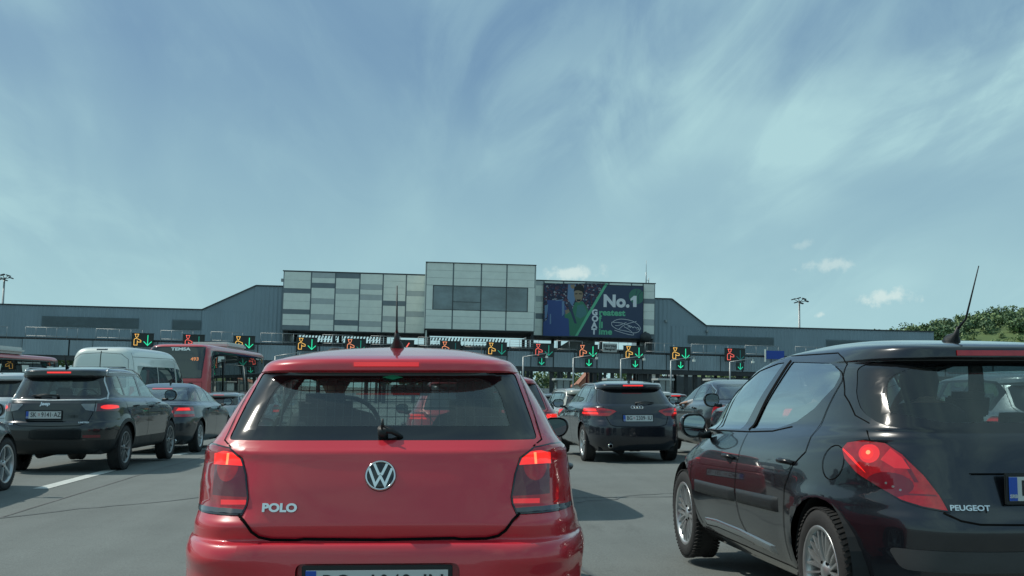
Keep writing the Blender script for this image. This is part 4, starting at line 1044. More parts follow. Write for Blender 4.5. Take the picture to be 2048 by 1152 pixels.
def lane_sign(x, lab, om, am, cross=False):
    r_ = thing('lane_sign', lab, 'sign', (x, 126.6, 5.25), group='lit lane signs along the gantry')
    bm = bmesh.new(); add_box(bm, (0, 0, .78), (2.45, .3, 1.56)); mesh_obj('sign_box', bm, SIGNB, r_, bevel=.03)
    bm = bmesh.new(); add_box(bm, (0, 0, 1.58), (2.55, .5, .04)); add_box(bm, (-.7, .5, .8), (.1, 1.0, .1)); add_box(bm, (.7, .5, .8), (.1, 1.0, .1)); mesh_obj('bracket', bm, STEEL, r_)
    if om:
        bm = bmesh.new(); stroke(bm, [(-.62+a*1.02, .80+b*1.08) for a, b in OFF], .060, .02); stroke(bm, [(-.62+a*1.02, .80+b*1.08) for a, b in HAT], .055, .02); bm.transform(Matrix.Translation((0, -.152, 0))); mesh_obj('officer_symbol', bm, om, r_)
    bm = bmesh.new()
    if cross: stroke(bm, [(.1, .35), (.65, 1.25)], .13, .02)
    else: stroke(bm, [(.62, 1.38), (.62, .22)], .085, .02); stroke(bm, [(.17, .64), (.62, .20), (1.07, .64)], .085, .025)
    bm.transform(Matrix.Translation((0, -.152, 0))); mesh_obj('arrow_symbol', bm, am, r_)
LS = [('orange officer and green arrow lane sign above the white van', L_OR, L_GN), ('red officer lane sign with dark arrow above the bus rear window', L_RD, L_DG), ('orange officer lane sign with green arrow above the front half of the red bus', L_OR, L_GN),
 ('orange officer lane sign with green arrow just left of the red hatchback roof', L_OR, L_GN), ('red officer lane sign with a green arrow above the left end of the red roof', L_PK, L_DG), ('lane sign with a red slash right beside the roof aerial of the red car', None, L_RD),
 ('dim amber officer lane sign below the glazed control room', L_PK, L_FG), ('amber officer lane sign half hidden at the right end of the red roof', L_OR, L_DG), ('red officer lane sign left of the small white town sign, below the billboard left edge', L_RD, L_DG),
 ('red and amber officer lane sign immediately left of the small white town sign', L_PK, L_GN), ('orange officer lane sign immediately right of the small white town sign', L_OR, L_GN), ('orange officer lane sign right of the billboard end, below the sloping wall', L_OR, L_GN), ('rightmost lane sign, red officer with an unlit arrow', L_RD, L_FG)]
for x, (lab, om, am) in zip(SIGNX, LS): lane_sign(x, lab, om, am, 'slash' in lab)
AR = [('below the red officer sign left of the town sign', 11.66), ('below the red and amber officer sign', 17.27), ('below the orange officer sign right of the town sign', 22.8), ('below the orange officer sign past the billboard end', 28.24), ('below the rightmost lane sign', 35.45)]
for lab, x in AR:
    r_ = thing('arrow_sign', 'small green down arrow sign '+lab, 'sign', (x, 126.6, 4.2), group='small arrow signs hung below the gantry')
    bm = bmesh.new(); add_box(bm, (0, 0, .5), (.95, .25, .95)); mesh_obj('sign_box', bm, SIGNB, r_, bevel=.02)
    bm = bmesh.new(); stroke(bm, [(0, .88), (0, .15)], .09, .02); stroke(bm, [(-.30, .44), (0, .14), (.30, .44)], .09, .025); bm.transform(Matrix.Translation((0, -.127, 0))); mesh_obj('arrow_symbol', bm, L_GN if x > 11.9 and x < 35 else pm('led_green_2', (.03, .5, .3), .5, emit=(.02, .5, .30), es=.7), r_)
r_ = thing('town_sign', 'small white sign with a town name in Cyrillic and Latin, on the gantry railing', 'sign', (19.9, 127.5, 6.02))
bm = bmesh.new(); add_box(bm, (0, 0, .55), (1.72, .1, 1.05)); mesh_obj('sign_board', bm, tex(pm('sign_white', (.42, .44, .42), .5), 3, .05), r_)
for s_, z in (('Београд', .76), ('Beograd', .38)):
    bm = text_bm(s_, .40, .006, .012); bm.transform(Matrix.Translation((0, -.06, z)) @ face_back()); mesh_obj('lettering', bm, INK, r_)
r_ = thing('blue_sign', 'blue road sign on the gantry above the black hatchback roof', 'sign', (39.3, 127.2, 5.7))
bm = bmesh.new(); add_box(bm, (.6, 0, .5), (2.2, .1, 1.0)); mesh_obj('sign_board', bm, pm('sign_blue', (.01, .06, .35), .4), r_); bm = bmesh.new(); add_box(bm, (-.6, .0, .4), (.14, .14, 1.5)); mesh_obj('sign_post', bm, PANEL, r_)

# ------------------------------------------------------------------ camera masts, booths, lamps, stair
MS = [('first', 13.66, 'behind the pale off-roader'), ('second', 18.67, 'above the four ring hatchback'), ('third', 23.98, 'in front of the dark staircase'), ('fourth', 30.28, 'nearest the black hatchback on the right'), ('fifth', -17.14, 'left of the red hatchback roof'), ('sixth', 8.4, 'just right of the red hatchback roof')]
for _, x, lab in MS:
    bm = bmesh.new(); zt = 4.75 if x > 0 else 4.2; zg = G(x, 112)
    add_tube(bm, [(0, 0, zg), (0, 0, zt)], .085, 8); add_tube(bm, [(0, 0, zt), (2.65, 0, zt+.48)], .05, 6)
    r_ = mesh_obj('camera_mast', bm, GALV); r_.location = (x, 112, 0); tag(r_, 'grey post with a slanted arm and lane camera '+lab, 'camera post', 'camera posts before the toll lanes')
    bm = bmesh.new(); add_box(bm, (2.45, 0, zt+.05), (.22, .4, .22)); add_tube(bm, [(2.45, 0, zt+.1), (2.45, 0, zt+.44)], .03, 6); mesh_obj('lane_camera', bm, PANEL, r_)
for i, x in enumerate((13.6, 19.4, 25.2, 31.2, 37.2, -17, -24)):
    zg = G(x, 122)
    r_ = thing('toll_booth', ['grey toll booth nearest the red car', 'grey toll booth behind the pale off-roader', 'grey toll booth below the stair', 'grey toll booth right of the staircase', 'grey toll booth at the far right lanes', 'grey toll booth beyond the silver estate', 'grey toll booth beyond the bus'][i], 'booth', (x, 122, zg), group='toll booths on the lane islands')
    bm = bmesh.new(); add_box(bm, (0, 0, .55), (1.5, 3.2, 1.1)); add_box(bm, (0, 0, 2.75), (1.9, 3.8, .22)); mesh_obj('booth_body', bm, MIDP, r_, bevel=.02)
    bm = bmesh.new(); add_box(bm, (0, 0, 1.87), (1.44, 3.1, 1.5)); mesh_obj('booth_window', bm, BGLASS, r_)
    bm = bmesh.new()
    for sx_ in (-.72, 0, .72):
        for sy_ in (-1.58, 1.58): add_box(bm, (sx_, sy_, 1.87), (.08, .08, 1.54))
    mesh_obj('window_frame', bm, STEEL, r_)
for (x, y, zt, lab) in ((57.3, 170, 16.7, 'tall floodlight mast rising behind the right canopy'), (-67.9, 170, 16.8, 'tall floodlight mast rising behind the far left canopy')):
    bm = bmesh.new(); add_tube(bm, [(0, 0, -1), (0, 0, zt)], [.30, .13], 10); r_ = mesh_obj('floodlight_mast', bm, GALV, smooth='all'); r_.location = (x, y, 0); tag(r_, lab, 'lamp post', 'floodlight masts')
    for k, (ax, az) in enumerate(((-1.05, .2), (-.6, -.3), (.7, .3), (1.1, -.05), (.25, -.4), (-.2, .4))):
        bm = bmesh.new(); add_tube(bm, [(0, 0, zt-.2), (ax*.8, -.2, zt+az*.8)], .05, 5); M = Matrix.Translation((ax, -.3, zt+az)) @ Matrix.Rotation(.3 if ax > 0 else -.3, 4, 'Y'); add_box(bm, (0, 0, 0), (.62, .5, .17), M=M); mesh_obj('floodlight', bm, STEEL, r_)
bm = bmesh.new()
for k in range(13): add_box(bm, (1.6-k*.17, 0, .2+k*.27), (.35, 1.1, .06))
for y in (-.55, .55): add_tube(bm, [(1.8, y, 0), (-.6, y, 3.6)], .09, 5); add_tube(bm, [(1.8, y, 1), (-.6, y, 4.4)], .03, 5)
for x in (-.6, .7): add_box(bm, (x, 0, 2.0), (.14, .14, 4.2))
r_ = mesh_obj('staircase', bm, STEEL); r_.location = (26.9, 131, .2); tag(r_, 'dark open steel staircase under the gantry', 'staircase')
r_ = thing('marker_pole', 'thin red and white striped pole seen between the gantry posts', 'pole', (20.2, 150, -.3)); bm = bmesh.new(); add_tube(bm, [(0, 0, 0), (0, 0, 4.6)], .12, 6); mesh_obj('pole', bm, PANEL, r_); bm = bmesh.new(); add_tube(bm, [(0, 0, 2.8), (0, 0, 4.4)], .14, 6); mesh_obj('red_band', bm, pm('band_red', (.4, .04, .05), .5), r_)

# ------------------------------------------------------------------ houses, woods and hill beyond
ROOFT = tex(pm('clay_tiles', (.34, .15, .095), .8), 3, .25); RENDER = tex(pm('house_render', (.50, .47, .40), .85), 2, .1); DKROOF = tex(pm('dark_tiles', (.13, .14, .14), .7), 3, .2); WHITER = tex(pm('white_render', (.62, .64, .60), .8), 2, .06)
def house(x, y, w_, d, h, rh, wallm, roofm, lab, rz=0):
    r_ = thing('house', lab, 'house', (x, y, -.5), (0, 0, rz), 'houses beyond the toll station')
    bm = bmesh.new(); add_prism(bm, [(-w_/2, 0), (w_/2, 0), (w_/2, h), (0, h+rh), (-w_/2, h)], 'y', -d/2, d/2); mesh_obj('wall', bm, wallm, r_)
    bm = bmesh.new()
    for s_ in (-1, 1): add_prism(bm, [(0, h+rh+.02), (s_*(w_/2+.5), h-.25), (s_*(w_/2+.5), h-.05), (0, h+rh+.25)], 'y', -d/2-.4, d/2+.4)
    mesh_obj('roof', bm, roofm, r_)
    for wx_ in (-w_/4, w_/4):
        for wz in ((1.4,) if h < 4 else (1.4, 4.0)):
            bm = bmesh.new(); add_box(bm, (wx_, -d/2-.02, wz+.5), (1.1, .1, 1.2)); mesh_obj('window', bm, BGLASS, r_)
def px_x(px, y_): return at(px, 770, y_).x
house(px_x(1174, 300), 300, 6.6, 9, 3.0, 4.2, ROOFT, ROOFT, 'small house with a steep orange tiled roof between the gantry posts')
house(px_x(1202, 330), 330, 9, 8, 1.6, 1.8, RENDER, DKROOF, 'low pale house with a dark roof right of the orange roofed house')
house(px_x(1297, 250), 250, 6, 8, 5.0, 1.8, RENDER, ROOFT, 'pale two storey house with a red roof behind the middle posts')
house(px_x(1362, 205), 205, 6.5, 9, 4.0, 2.2, WHITER, DKROOF, 'white house with a dark pitched roof behind the steel staircase')
house(px_x(1150, 280), 280, 5, 7, 2.0, 1.6, RENDER, ROOFT, 'tiny cream house at the foot of the wood, left of the orange roof')
bm = bmesh.new(); add_box(bm, (0, 0, 2.2), (34, 6, 4.4)); corrugated(bm, -17, 17, .2, 2.4, -3.02, .6, .06); r_ = mesh_obj('storage_shed', bm, DARKP); r_.location = (px_x(1440, 165)+7, 165, -.5); tag(r_, 'long dark corrugated shed behind the right toll lanes', 'shed')
bm = bmesh.new(); add_box(bm, (0, 0, .9), (1, .4, 1.8)); 
for k in range(20): add_box(bm, (-19+2*k, 0, 1.0), (1.9, .2, 2.0))
r_ = mesh_obj('boundary_wall', bm, MIDP); r_.location = (10, 190, -.3); tag(r_, 'low grey boundary wall beyond the toll lanes', 'wall')

LEAF = [tex(pm('leaf_'+n_, c_, .75), .25, .35) for n_, c_ in (('mid', (.085, .14, .045)), ('dark', (.045, .088, .038)), ('light', (.15, .21, .075)))]
def crown(bm, c, r, n, rnd, size, mi=0):
    lobes = [(Vector((rnd.uniform(-.5, .5), rnd.uniform(-.5, .5), rnd.uniform(-.35, .5)))*r, r*rnd.uniform(.42, .68)) for _ in range(7)]
    for k in range(n):
        lc, lr = lobes[k % 7]; d = Vector((rnd.gauss(0, 1), rnd.gauss(0, 1), rnd.gauss(0, 1)+.25)).normalized(); p = Vector(c)+lc+d*lr*rnd.uniform(.75, 1.08)
        a = Vector((rnd.gauss(0, 1), rnd.gauss(0, 1), rnd.gauss(0, 1))).normalized(); nn = (d*1.2+a*.8).normalized(); s1 = nn.orthogonal().normalized()*size*rnd.uniform(.6, 1.3); s2 = nn.cross(s1).normalized()*size*rnd.uniform(.5, 1.1)
        f = bm.faces.new([bm.verts.new(p+s1), bm.verts.new(p+s2), bm.verts.new(p-s1), bm.verts.new(p-s2)]); f.material_index = mi if rnd.random() < .7 else rnd.choice((0, 1, 2))
def ridge(x): 
    pts = [(60, 0), (120, 12), (176, 28), (202, 34), (230, 41), (280, 49), (420, 58), (700, 60)]
    if x <= 60: return 0
    for (a, b), (c_, d) in zip(pts, pts[1:]):
        if x <= c_: t = (x-a)/(c_-a); return b+(d-b)*t
    return 60
def hillz(x, y):
    t = max(0, min(1, (y-300)/140)); t = t*t*(3-2*t); return -.8+ridge(x)*.84*t+1.2*noise.noise(Vector((x*.03, y*.03, 0)))*t
HGR = tex(pm('hill_meadow', (.10, .15, .05), .9), .05, .35, bump=.4, bscale=2)
bm = bmesh.new(); hx = [60+12*k for k in range(50)]; hy = [300+10*k for k in range(16)]+[600]
gv = [[bm.verts.new((x, y, hillz(x, min(y, 450)))) for x in hx] for y in hy]
for i in range(len(hy)-1):
    for j in range(len(hx)-1): bm.faces.new((gv[i][j], gv[i][j+1], gv[i+1][j+1], gv[i+1][j]))
tag(mesh_obj('hill', bm, HGR, smooth='all'), kind='structure')
rnd = random.Random(5); bm = bmesh.new()
for k in range(420):
    x = rnd.uniform(140, 290); y = rnd.uniform(372, 446) if k % 3 else rnd.uniform(432, 446); r = rnd.uniform(2.6, 4.4); up = y > 408+18*noise.noise(Vector((x*.02, 1, 0)))
    if not up: r *= .62
    crown(bm, (x, y, hillz(x, y)+r*.55), r, 150 if up else 90, rnd, .55 if up else .42, (0 if rnd.random() < .5 else 1) if up else 2)
HLEAF = [tex(pm('hill_leaf_'+n_, c_, .75), .12, .3) for n_, c_ in (('mid', (.13, .20, .075)), ('dark', (.075, .135, .065)), ('light', (.21, .28, .11)))]
tag(mesh_obj('hillside_wood', bm, HLEAF), 'green wood and bushes covering the hillside behind the right canopy', 'wood', kind='stuff')
bm = bmesh.new()
for k in range(300):
    x = rnd.uniform(-190, 110); y = rnd.uniform(330, 365); r = rnd.uniform(2.4, 4.4)
    crown(bm, (x, y, r*.8+rnd.uniform(-.8, 3.4)+(max(0, min(4.5, -x*.12)))), r, 110, rnd, .6, rnd.choice((0, 1, 2)))
tag(mesh_obj('distant_wood', bm, LEAF), 'low line of trees seen under the gantry beyond the toll lanes', 'wood', kind='stuff')
for i in range(0): pass
# ------------------------------------------------------------------ the two near cars
P_RED = paint('red_paint', (.60, .014, .030), .0, .34, .05)
P_BLACK = paint('black_paint', (.004, .006, .010), .1, .25, .02)
def polo_feature(x, y, z):
    if y < .9 and .58 < z < .83 and x > .42:      # bumper shoulders rise beside the tailgate
        k = min(1, (x-.42)/.12)*min(1, (z-.58)/.06)*min(1, (.83-z)/.05)*max(0, 1-y/.9)
        y -= .042*k; x += .008*k
    return x, y, z
POLO = dict(
 slices=[(.19, .10, .17, 3.74, .70, 6, 4), (.26, .05, .22, 3.84, .765, 6, 4), (.40, .01, .34, 3.93, .818, 6, 4), (.56, .0, .47, 3.96, .83, 5.6, 4), (.66, .005, .54, 3.96, .832, 5.6, 4),
  (.705, .022, .58, 3.95, .825, 5.5, 4), (.718, .066, .60, 3.94, .82, 5.5, 4), (.765, .056, .64, 3.92, .815, 5.5, 4), (.80, .061, .66, 3.90, .808, 5.4, 4), (.90, .082, .72, 3.80, .80, 5.4, 3.8), (1.0, .112, .80, 3.5, .785, 5.4, 3.6), (1.035, .120, .86, 3.3, .775, 5.6, 3.6),
  (1.055, .142, .90, 3.1, .762, 6, 3.8), (1.078, .17, .975, 2.80, .736, 6.3, 4), (1.10, .195, 1.0, 2.74, .718, 6.5, 4), (1.22, .30, 1.15, 2.46, .652, 6.5, 4), (1.332, .40, 1.29, 2.16, .582, 6.5, 4),
  (1.348, .395, 1.31, 2.1, .570, 6, 4), (1.352, .338, 1.33, 2.05, .562, 5.5, 4), (1.375, .340, 1.35, 2.0, .548, 5.5, 4), (1.395, .352, 1.38, 1.93, .528, 5, 4), (1.410, .42, 1.395, 1.85, .498, 4.4, 4), (1.430, .60, 1.42, 1.78, .445, 4.2, 4), (1.450, .80, 1.445, 1.68, .37, 4, 4), (1.467, 1.0, 1.464, 1.56, .26, 3.6, 4), (1.478, 1.15, 1.478, 1.35, .06, 3, 3)],
 feature=polo_feature, top=1.46,
 wheels=dict(ys=(.66, 3.13), r=.305, x=.79, rim=.19, style='ten'),
 rearwin=[(-.605, 1.08), (.605, 1.08), (.585, 1.16), (.528, 1.345), (-.528, 1.345), (-.585, 1.16)], rw_r=.02, frit=[.055, .09, .09, .02, .09, .09], rw_ri=.08,
 screen=[(-.60, 1.05), (.60, 1.05), (.52, 1.33), (-.52, 1.33)],
 dlo=[[(.62, 1.06), (2.74, .99), (2.62, 1.09), (2.1, 1.355), (1.0, 1.385), (.78, 1.34)]],
 sidewins=[[(.72, 1.085), (1.02, 1.075), (1.10, 1.35), (.86, 1.33)], [(1.08, 1.07), (1.72, 1.05), (1.72, 1.355), (1.16, 1.355)], [(1.80, 1.05), (2.62, 1.01), (2.5, 1.10), (2.08, 1.32), (1.80, 1.35)]],
 lamps=[dict(name='taillight', fr='rear', y=(-1, .48), mat=REDLENS, rim=.006,
   poly=[(.512, .806), (.95, .80), (.95, 1.052), (.66, 1.062), (.585, 1.052), (.53, 1.015), (.508, .955), (.492, .87), (.496, .842)],
   inner=[([(.50, .872), (.64, .872), (.64, 1.0), (.50, 1.0)], DKLENS), ([(.525, .985), (.648, .985), (.648, 1.028), (.61, 1.038), (.565, 1.034), (.537, 1.012)], LIT), ([(.582, .986), (.592, .986), (.592, 1.032), (.582, 1.032)], LITHOT),
          ([(.585+.045*math.cos(a), .982+.058*math.sin(a)) for a in [math.pi+math.pi*k/12 for k in range(13)]], REDLENS), ([(.50, .845), (.60, .840), (.60, .858), (.50, .862)], LITDIM), ([(.49, .80), (.95, .80), (.95, .822), (.49, .826)], SMOKED)])],
 regions=[('plate_recess', 'rear', rounded([(-.30, .485), (.30, .485), (.30, .64), (-.30, .64)], .03), P_RED, (-1, .3), -.030), ('lower_grille', 'rear', rounded([(-.60, .20), (.60, .20), (.56, .34), (-.56, .34)], .05), BLACKPL, (-1, .4), -.006)],
 seams=[('rear', [(.525, .806), (.50, .785), (.472, .752), (.445, .732), (.40, .722), (0, .716)], .011, .009), ('rear', [(.585, 1.054), (.622, 1.078), (.60, 1.17), (.548, 1.345)], .006), ('side', [(.75, 1.03), (.78, .92), (1.0, .70), (1.08, .5), (1.10, .3)]), ('side', [(1.76, 1.03), (1.80, .7), (1.78, .32)]), ('side', [(2.70, .98), (2.80, .8), (2.82, .32)])],
 handles=[('side', 1.22, .90, .2, P_RED), ('side', 2.0, .88, .2, P_RED)],
 mirror=(.775, 2.28, 1.055, dict(size=(.075, .07, .058), mat=TRIM, gm=pm('dark_reflection_glass', (.16, .19, .19), .02, 1))), plate=((0, .565), ('BG', '1048', 'IN'), None, -.004), brake3=(0, 1.376, .262, .016, LITDIM),  # mirror glass colour darkened to stand for a dark reflection
 texts=[('model_badge', 'POLO', -.372, .834, .042, .0020, 1.2)], antenna=(1.0, .29, .04, 1.0), exhaust=None, rear_headrests=False, cabin=(.35, 2.95, 1.06, .68), rw_y=(-1, .95))
POLO['plate'] = ((0, .565), ('BG', '1048', 'IN'), .0, .006)
polo, sh = make_car('hatchback_car', 'red hatchback with round chrome badge and roof antenna, nearest to the lens', (-.455, 4.02, 1.2), POLO, P_RED, M=120)
def vw_badge(root, sh):
    p, n = sh.hit('rear', 0, .95); T = Matrix.Translation(p+n*.004) @ Matrix.Rotation(-math.atan2(n.z, -n.y), 4, 'X')
    bm = bmesh.new(); add_lathe(bm, [(.0, .006), (.050, .006), (.059, .0), (.059, -.006)], 40, T @ Matrix.Rotation(math.pi/2, 4, 'X')); b = mesh_obj('emblem', bm, TRIM, root, 'all')
    bm = bmesh.new(); joined(bm, ring_bm(.0535, .009, .011), T)
    q = bmesh.new(); stroke(q, [(-.024, .043), (-.006, .004), (.006, .004), (.024, .043)], .0095, .011); joined(bm, q, T)
    q = bmesh.new(); stroke(q, [(-.043, .026), (-.018, -.038), (-.0, -.004), (.018, -.038), (.043, .026)], .0095, .011); joined(bm, q, T)
    mesh_obj('emblem_letters', bm, CHROME, b)
vw_badge(polo, sh)
# cargo grille behind the seats, sticker on the pane
bm = bmesh.new()
for k in range(27):
    x = -.52+k*.04; add_tube(bm, [(x, .92, .98), (x, 1.02, 1.36)], .0018, 4)
for k in range(10):
    z = .99+k*.04; add_tube(bm, [(-.54, .92+.1*k/9, z), (.54, .92+.1*k/9, z)], .0018, 4)
add_tube(bm, [(-.54, .92, .98), (.54, .92, .98), (.50, 1.02, 1.365), (-.50, 1.02, 1.365), (-.54, .92, .98)], .007, 6)
mesh_obj('cargo_grille', bm, DKALLOY, polo)
p, n = sh.hit('rear', .022, 1.325); bm = bmesh.new(); add_prism(bm, [(-.042, 0), (0, -.012), (.042, 0), (0, .012)], 'y', -.001, .001)
bm.transform(Matrix.Translation(p+n*.001) @ Matrix.Rotation(-math.atan2(n.z, -n.y), 4, 'X'))
mesh_obj('sticker', bm, pm('green_sticker', (.02, .30, .15), .5), polo)
bm = bmesh.new(); p, n = sh.hit('rear', .0, 1.10)
add_tube(bm, [p-n*.02, p+n*.035], .020, 12); add_tube(bm, [p+n*.03, p+n*.026+Vector((.035, 0, -.004)), p+n*.012+Vector((.075, .004, -.018))], [.015, .011, .007], 8)
add_tube(bm, [p+n*.035, p+n*.045+Vector((0, 0, .03))], [.008, .004], 6)
mesh_obj('rear_wiper', bm, BLACKPL, polo, 'all')

LAMP207 = [(.385, .672), (.50, .690), (.60, .715), (.70, .760), (.79, .82), (.845, .885), (.862, .935), (.84, .972), (.775, .988), (.69, .980), (.60, .930), (.50, .840), (.43, .750)]
def f207(x, y, z):
    if y < 1.0 and .66 < z < 1.0:
        pass
    return x, y, z
LAMP207 = [(a if a < .7 else .7+(a-.7)*1.5, b) for a, b in LAMP207]
C207 = dict(
 slices=[(.20, .12, .17, 3.78, .72, 5, 4), (.28, .05, .24, 3.90, .80, 4.8, 4), (.44, .01, .38, 3.98, .855, 4.4, 3.6), (.58, .0, .50, 4.02, .872, 4.2, 3.4), (.635, .012, .55, 4.02, .874, 4.2, 3.4),
  (.69, .045, .60, 4.0, .874, 4.2, 3.4), (.78, .070, .68, 3.95, .870, 4.0, 3.4), (.90, .10, .76, 3.80, .850, 4.0, 3.4), (.97, .125, .84, 3.55, .822, 4.0, 3.4), (1.005, .145, .90, 3.30, .798, 4.2, 3.6), (1.03, .165, .945, 3.18, .772, 4.4, 3.8), (1.06, .19, .97, 3.10, .748, 4.8, 4), (1.20, .31, 1.14, 2.86, .70, 4.8, 4), (1.34, .43, 1.29, 2.56, .64, 4.6, 4),
  (1.375, .465, 1.34, 2.45, .62, 4, 4), (1.388, .40, 1.36, 2.38, .612, 4, 4), (1.43, .405, 1.405, 2.18, .585, 4, 4), (1.452, .45, 1.435, 2.02, .56, 4, 4), (1.475, .68, 1.46, 1.75, .50, 3.6, 4), (1.495, .98, 1.49, 1.55, .36, 3.4, 4), (1.503, 1.15, 1.503, 1.35, .06, 3, 3)],
 feature=f207, top=1.48,
 wheels=dict(ys=(.70, 3.24), r=.315, x=.845, rim=.222, w=.205, style='multi'),
 rearwin=[(-.50, 1.025), (.50, 1.025), (.645, 1.06), (.668, 1.12), (.655, 1.20), (.60, 1.345), (.52, 1.378), (0, 1.387), (-.52, 1.378), (-.60, 1.345), (-.655, 1.20), (-.668, 1.12), (-.645, 1.06)], rw_r=.03, frit=[.05]+[.07]*5+[.03, .03]+[.07]*5, rw_ri=.05, rw_y=(-1, 1.2), rglass=glass('tinted_rear_pane', (.72, .84, .84), .07, dirt=.03),
 screen=[(-.62, 1.02), (.62, 1.02), (.54, 1.36), (-.54, 1.36)],
 sidewins=[[(1.90, .985), (1.46, 1.005), (1.22, 1.05), (1.02, 1.125), (.86, 1.24), (.845, 1.30), (.90, 1.345), (1.05, 1.372), (1.62, 1.392)], [(2.10, .975), (3.02, .945), (2.80, 1.12), (2.50, 1.25), (2.20, 1.345), (1.88, 1.388), (1.76, 1.392)]],
 sglass=glass('pale_car_glass', (.60, .70, .70), .42, dirt=.02), sw_r=.012,
 lamps=[dict(name='taillight', fr='diag', y=(-1, .75), mat=REDLENS, rim=.006, poly=LAMP207,
   inner=[([(.66+.12*math.cos(a), .782+.058*math.sin(a)) for a in [math.pi*2*k/20 for k in range(20)]], DKLENS),
          ([(.765+.058*math.cos(a), .920+.044*math.sin(a)) for a in [math.pi*2*k/18 for k in range(18)]], LITDIM), ([(.775+.032*math.cos(a), .92+.026*math.sin(a)) for a in [math.pi*2*k/12 for k in range(12)]], LIT), ([(.77+.013*math.cos(a), .925+.010*math.sin(a)) for a in [math.pi*2*k/10 for k in range(10)]], LITHOT),
          ([(.78, .83), (.93, .93), (.92, .95), (.86, .90), (.76, .845)], LIT), *[([(.60+.035*k+.007*math.cos(a), .762+.014*(k % 3)+.006*math.sin(a)) for a in [math.pi*k2/3 for k2 in range(6)]], CLEAR) for k in range(5)], ([(.44, .74), (.62, .74), (.62, .748), (.45, .748)], DKLENS), ([(.52, .80), (.54, .80), (.60, .90), (.585, .905)], DKLENS), ([(.56, .86), (.63, .86), (.70, .895), (.66, .95), (.60, .91)], pm('red_lens_bright', (.45, .015, .02), .1, 0, 1, emit=(1, .02, .03), es=.25))])],
 regions=[('plate_recess', 'rear', rounded([(-.335, .70), (.335, .70), (.36, .80), (.36, .845), (-.36, .845), (-.36, .80)], .04), P_BLACK, (-1, .4), -.012),
          ('bumper_strip', 'rear', rounded([(-.66, .41), (.66, .41), (.70, .505), (-.70, .505)], .03), tex(pm('grained_bumper_plastic', (.045, .048, .05), .45), 8, .1), (-1, .6), .004)],
 seams=[('diag', [(.775, .985), (.80, 1.03)], .006), ('rear', [(.50, .672), (.44, .64), (.36, .625), (0, .62)], .009), ('rear', [(.668, 1.065), (.685, 1.10), (.672, 1.2), (.62, 1.35)], .006),
        ('side', [(1.90, .955), (1.90, .80), (1.93, .60), (1.88, .44), (1.74, .30)]), ('side', [(.84, 1.36), (.80, 1.27), (.86, 1.12), (.90, .98), (.90, .90), (1.02, .82), (1.10, .70), (1.12, .5), (1.13, .30)], .007),
        ('side', [(3.02, .92), (2.98, .75), (2.95, .5), (2.80, .30)]), ('side', [(3.0, .26), (1.1, .26)]), ('side', [(.84, 1.36), (.90, 1.395), (1.0, 1.425), (1.75, 1.43), (2.3, 1.365), (2.75, 1.20), (3.10, .965)], .006), ('side', [(3.04, .935), (1.9, .965), (1.5, .985), (1.25, 1.02)], .008),
        ('side', [(.62+.085*math.cos(k*math.pi/9), .865+.085*math.sin(k*math.pi/9)) for k in range(19)], .005), ('side', [(2.62, .95), (2.50, 1.245)], .028), ('side', [(1.925, .975), (1.66, 1.40)], .035), ('rear0', [(-.36, .845), (.36, .845)], .005)],
 ribs=[('door_moulding', 'side', [(2.86, .555), (1.94, .575)], .075, .018, BLACKPL), ('door_moulding', 'side', [(1.91, .576), (1.19, .594)], .075, .018, BLACKPL), ('sill_trim', 'side', [(2.72, .325), (2.4, .345), (1.9, .345), (1.34, .325)], .05, .014, pm('sill_sheen_paint', (.16, .19, .20), .18, .4, .8))],  # last rib: pale strip painted as the sky's reflection along the sill
 handles=[('side', 2.06, .80, .17, P_BLACK), ('side', 1.10, .835, .17, P_BLACK)],
 mirror=(.81, 2.72, .975, dict(size=(.094, .08, .084))), plate=((.055, .775), ('PO', '207', 'KL'), .0, .02), brake3=(0, 1.408, .46, .026, REDLENS),
 texts=[('maker_badge', 'PEUGEOT', -.385, .692, .036, .0010, 1.12)], antenna=(.70, .37, .62, 1.4), antenna_x=-.07, cabin=(.40, 3.0, 1.02, .72))
c207, sh2 = make_car('hatchback_car', 'black hatchback with teardrop red taillights and leaning roof antenna', (2.50, 4.92, -2.7, .045), C207, P_BLACK, M=120)
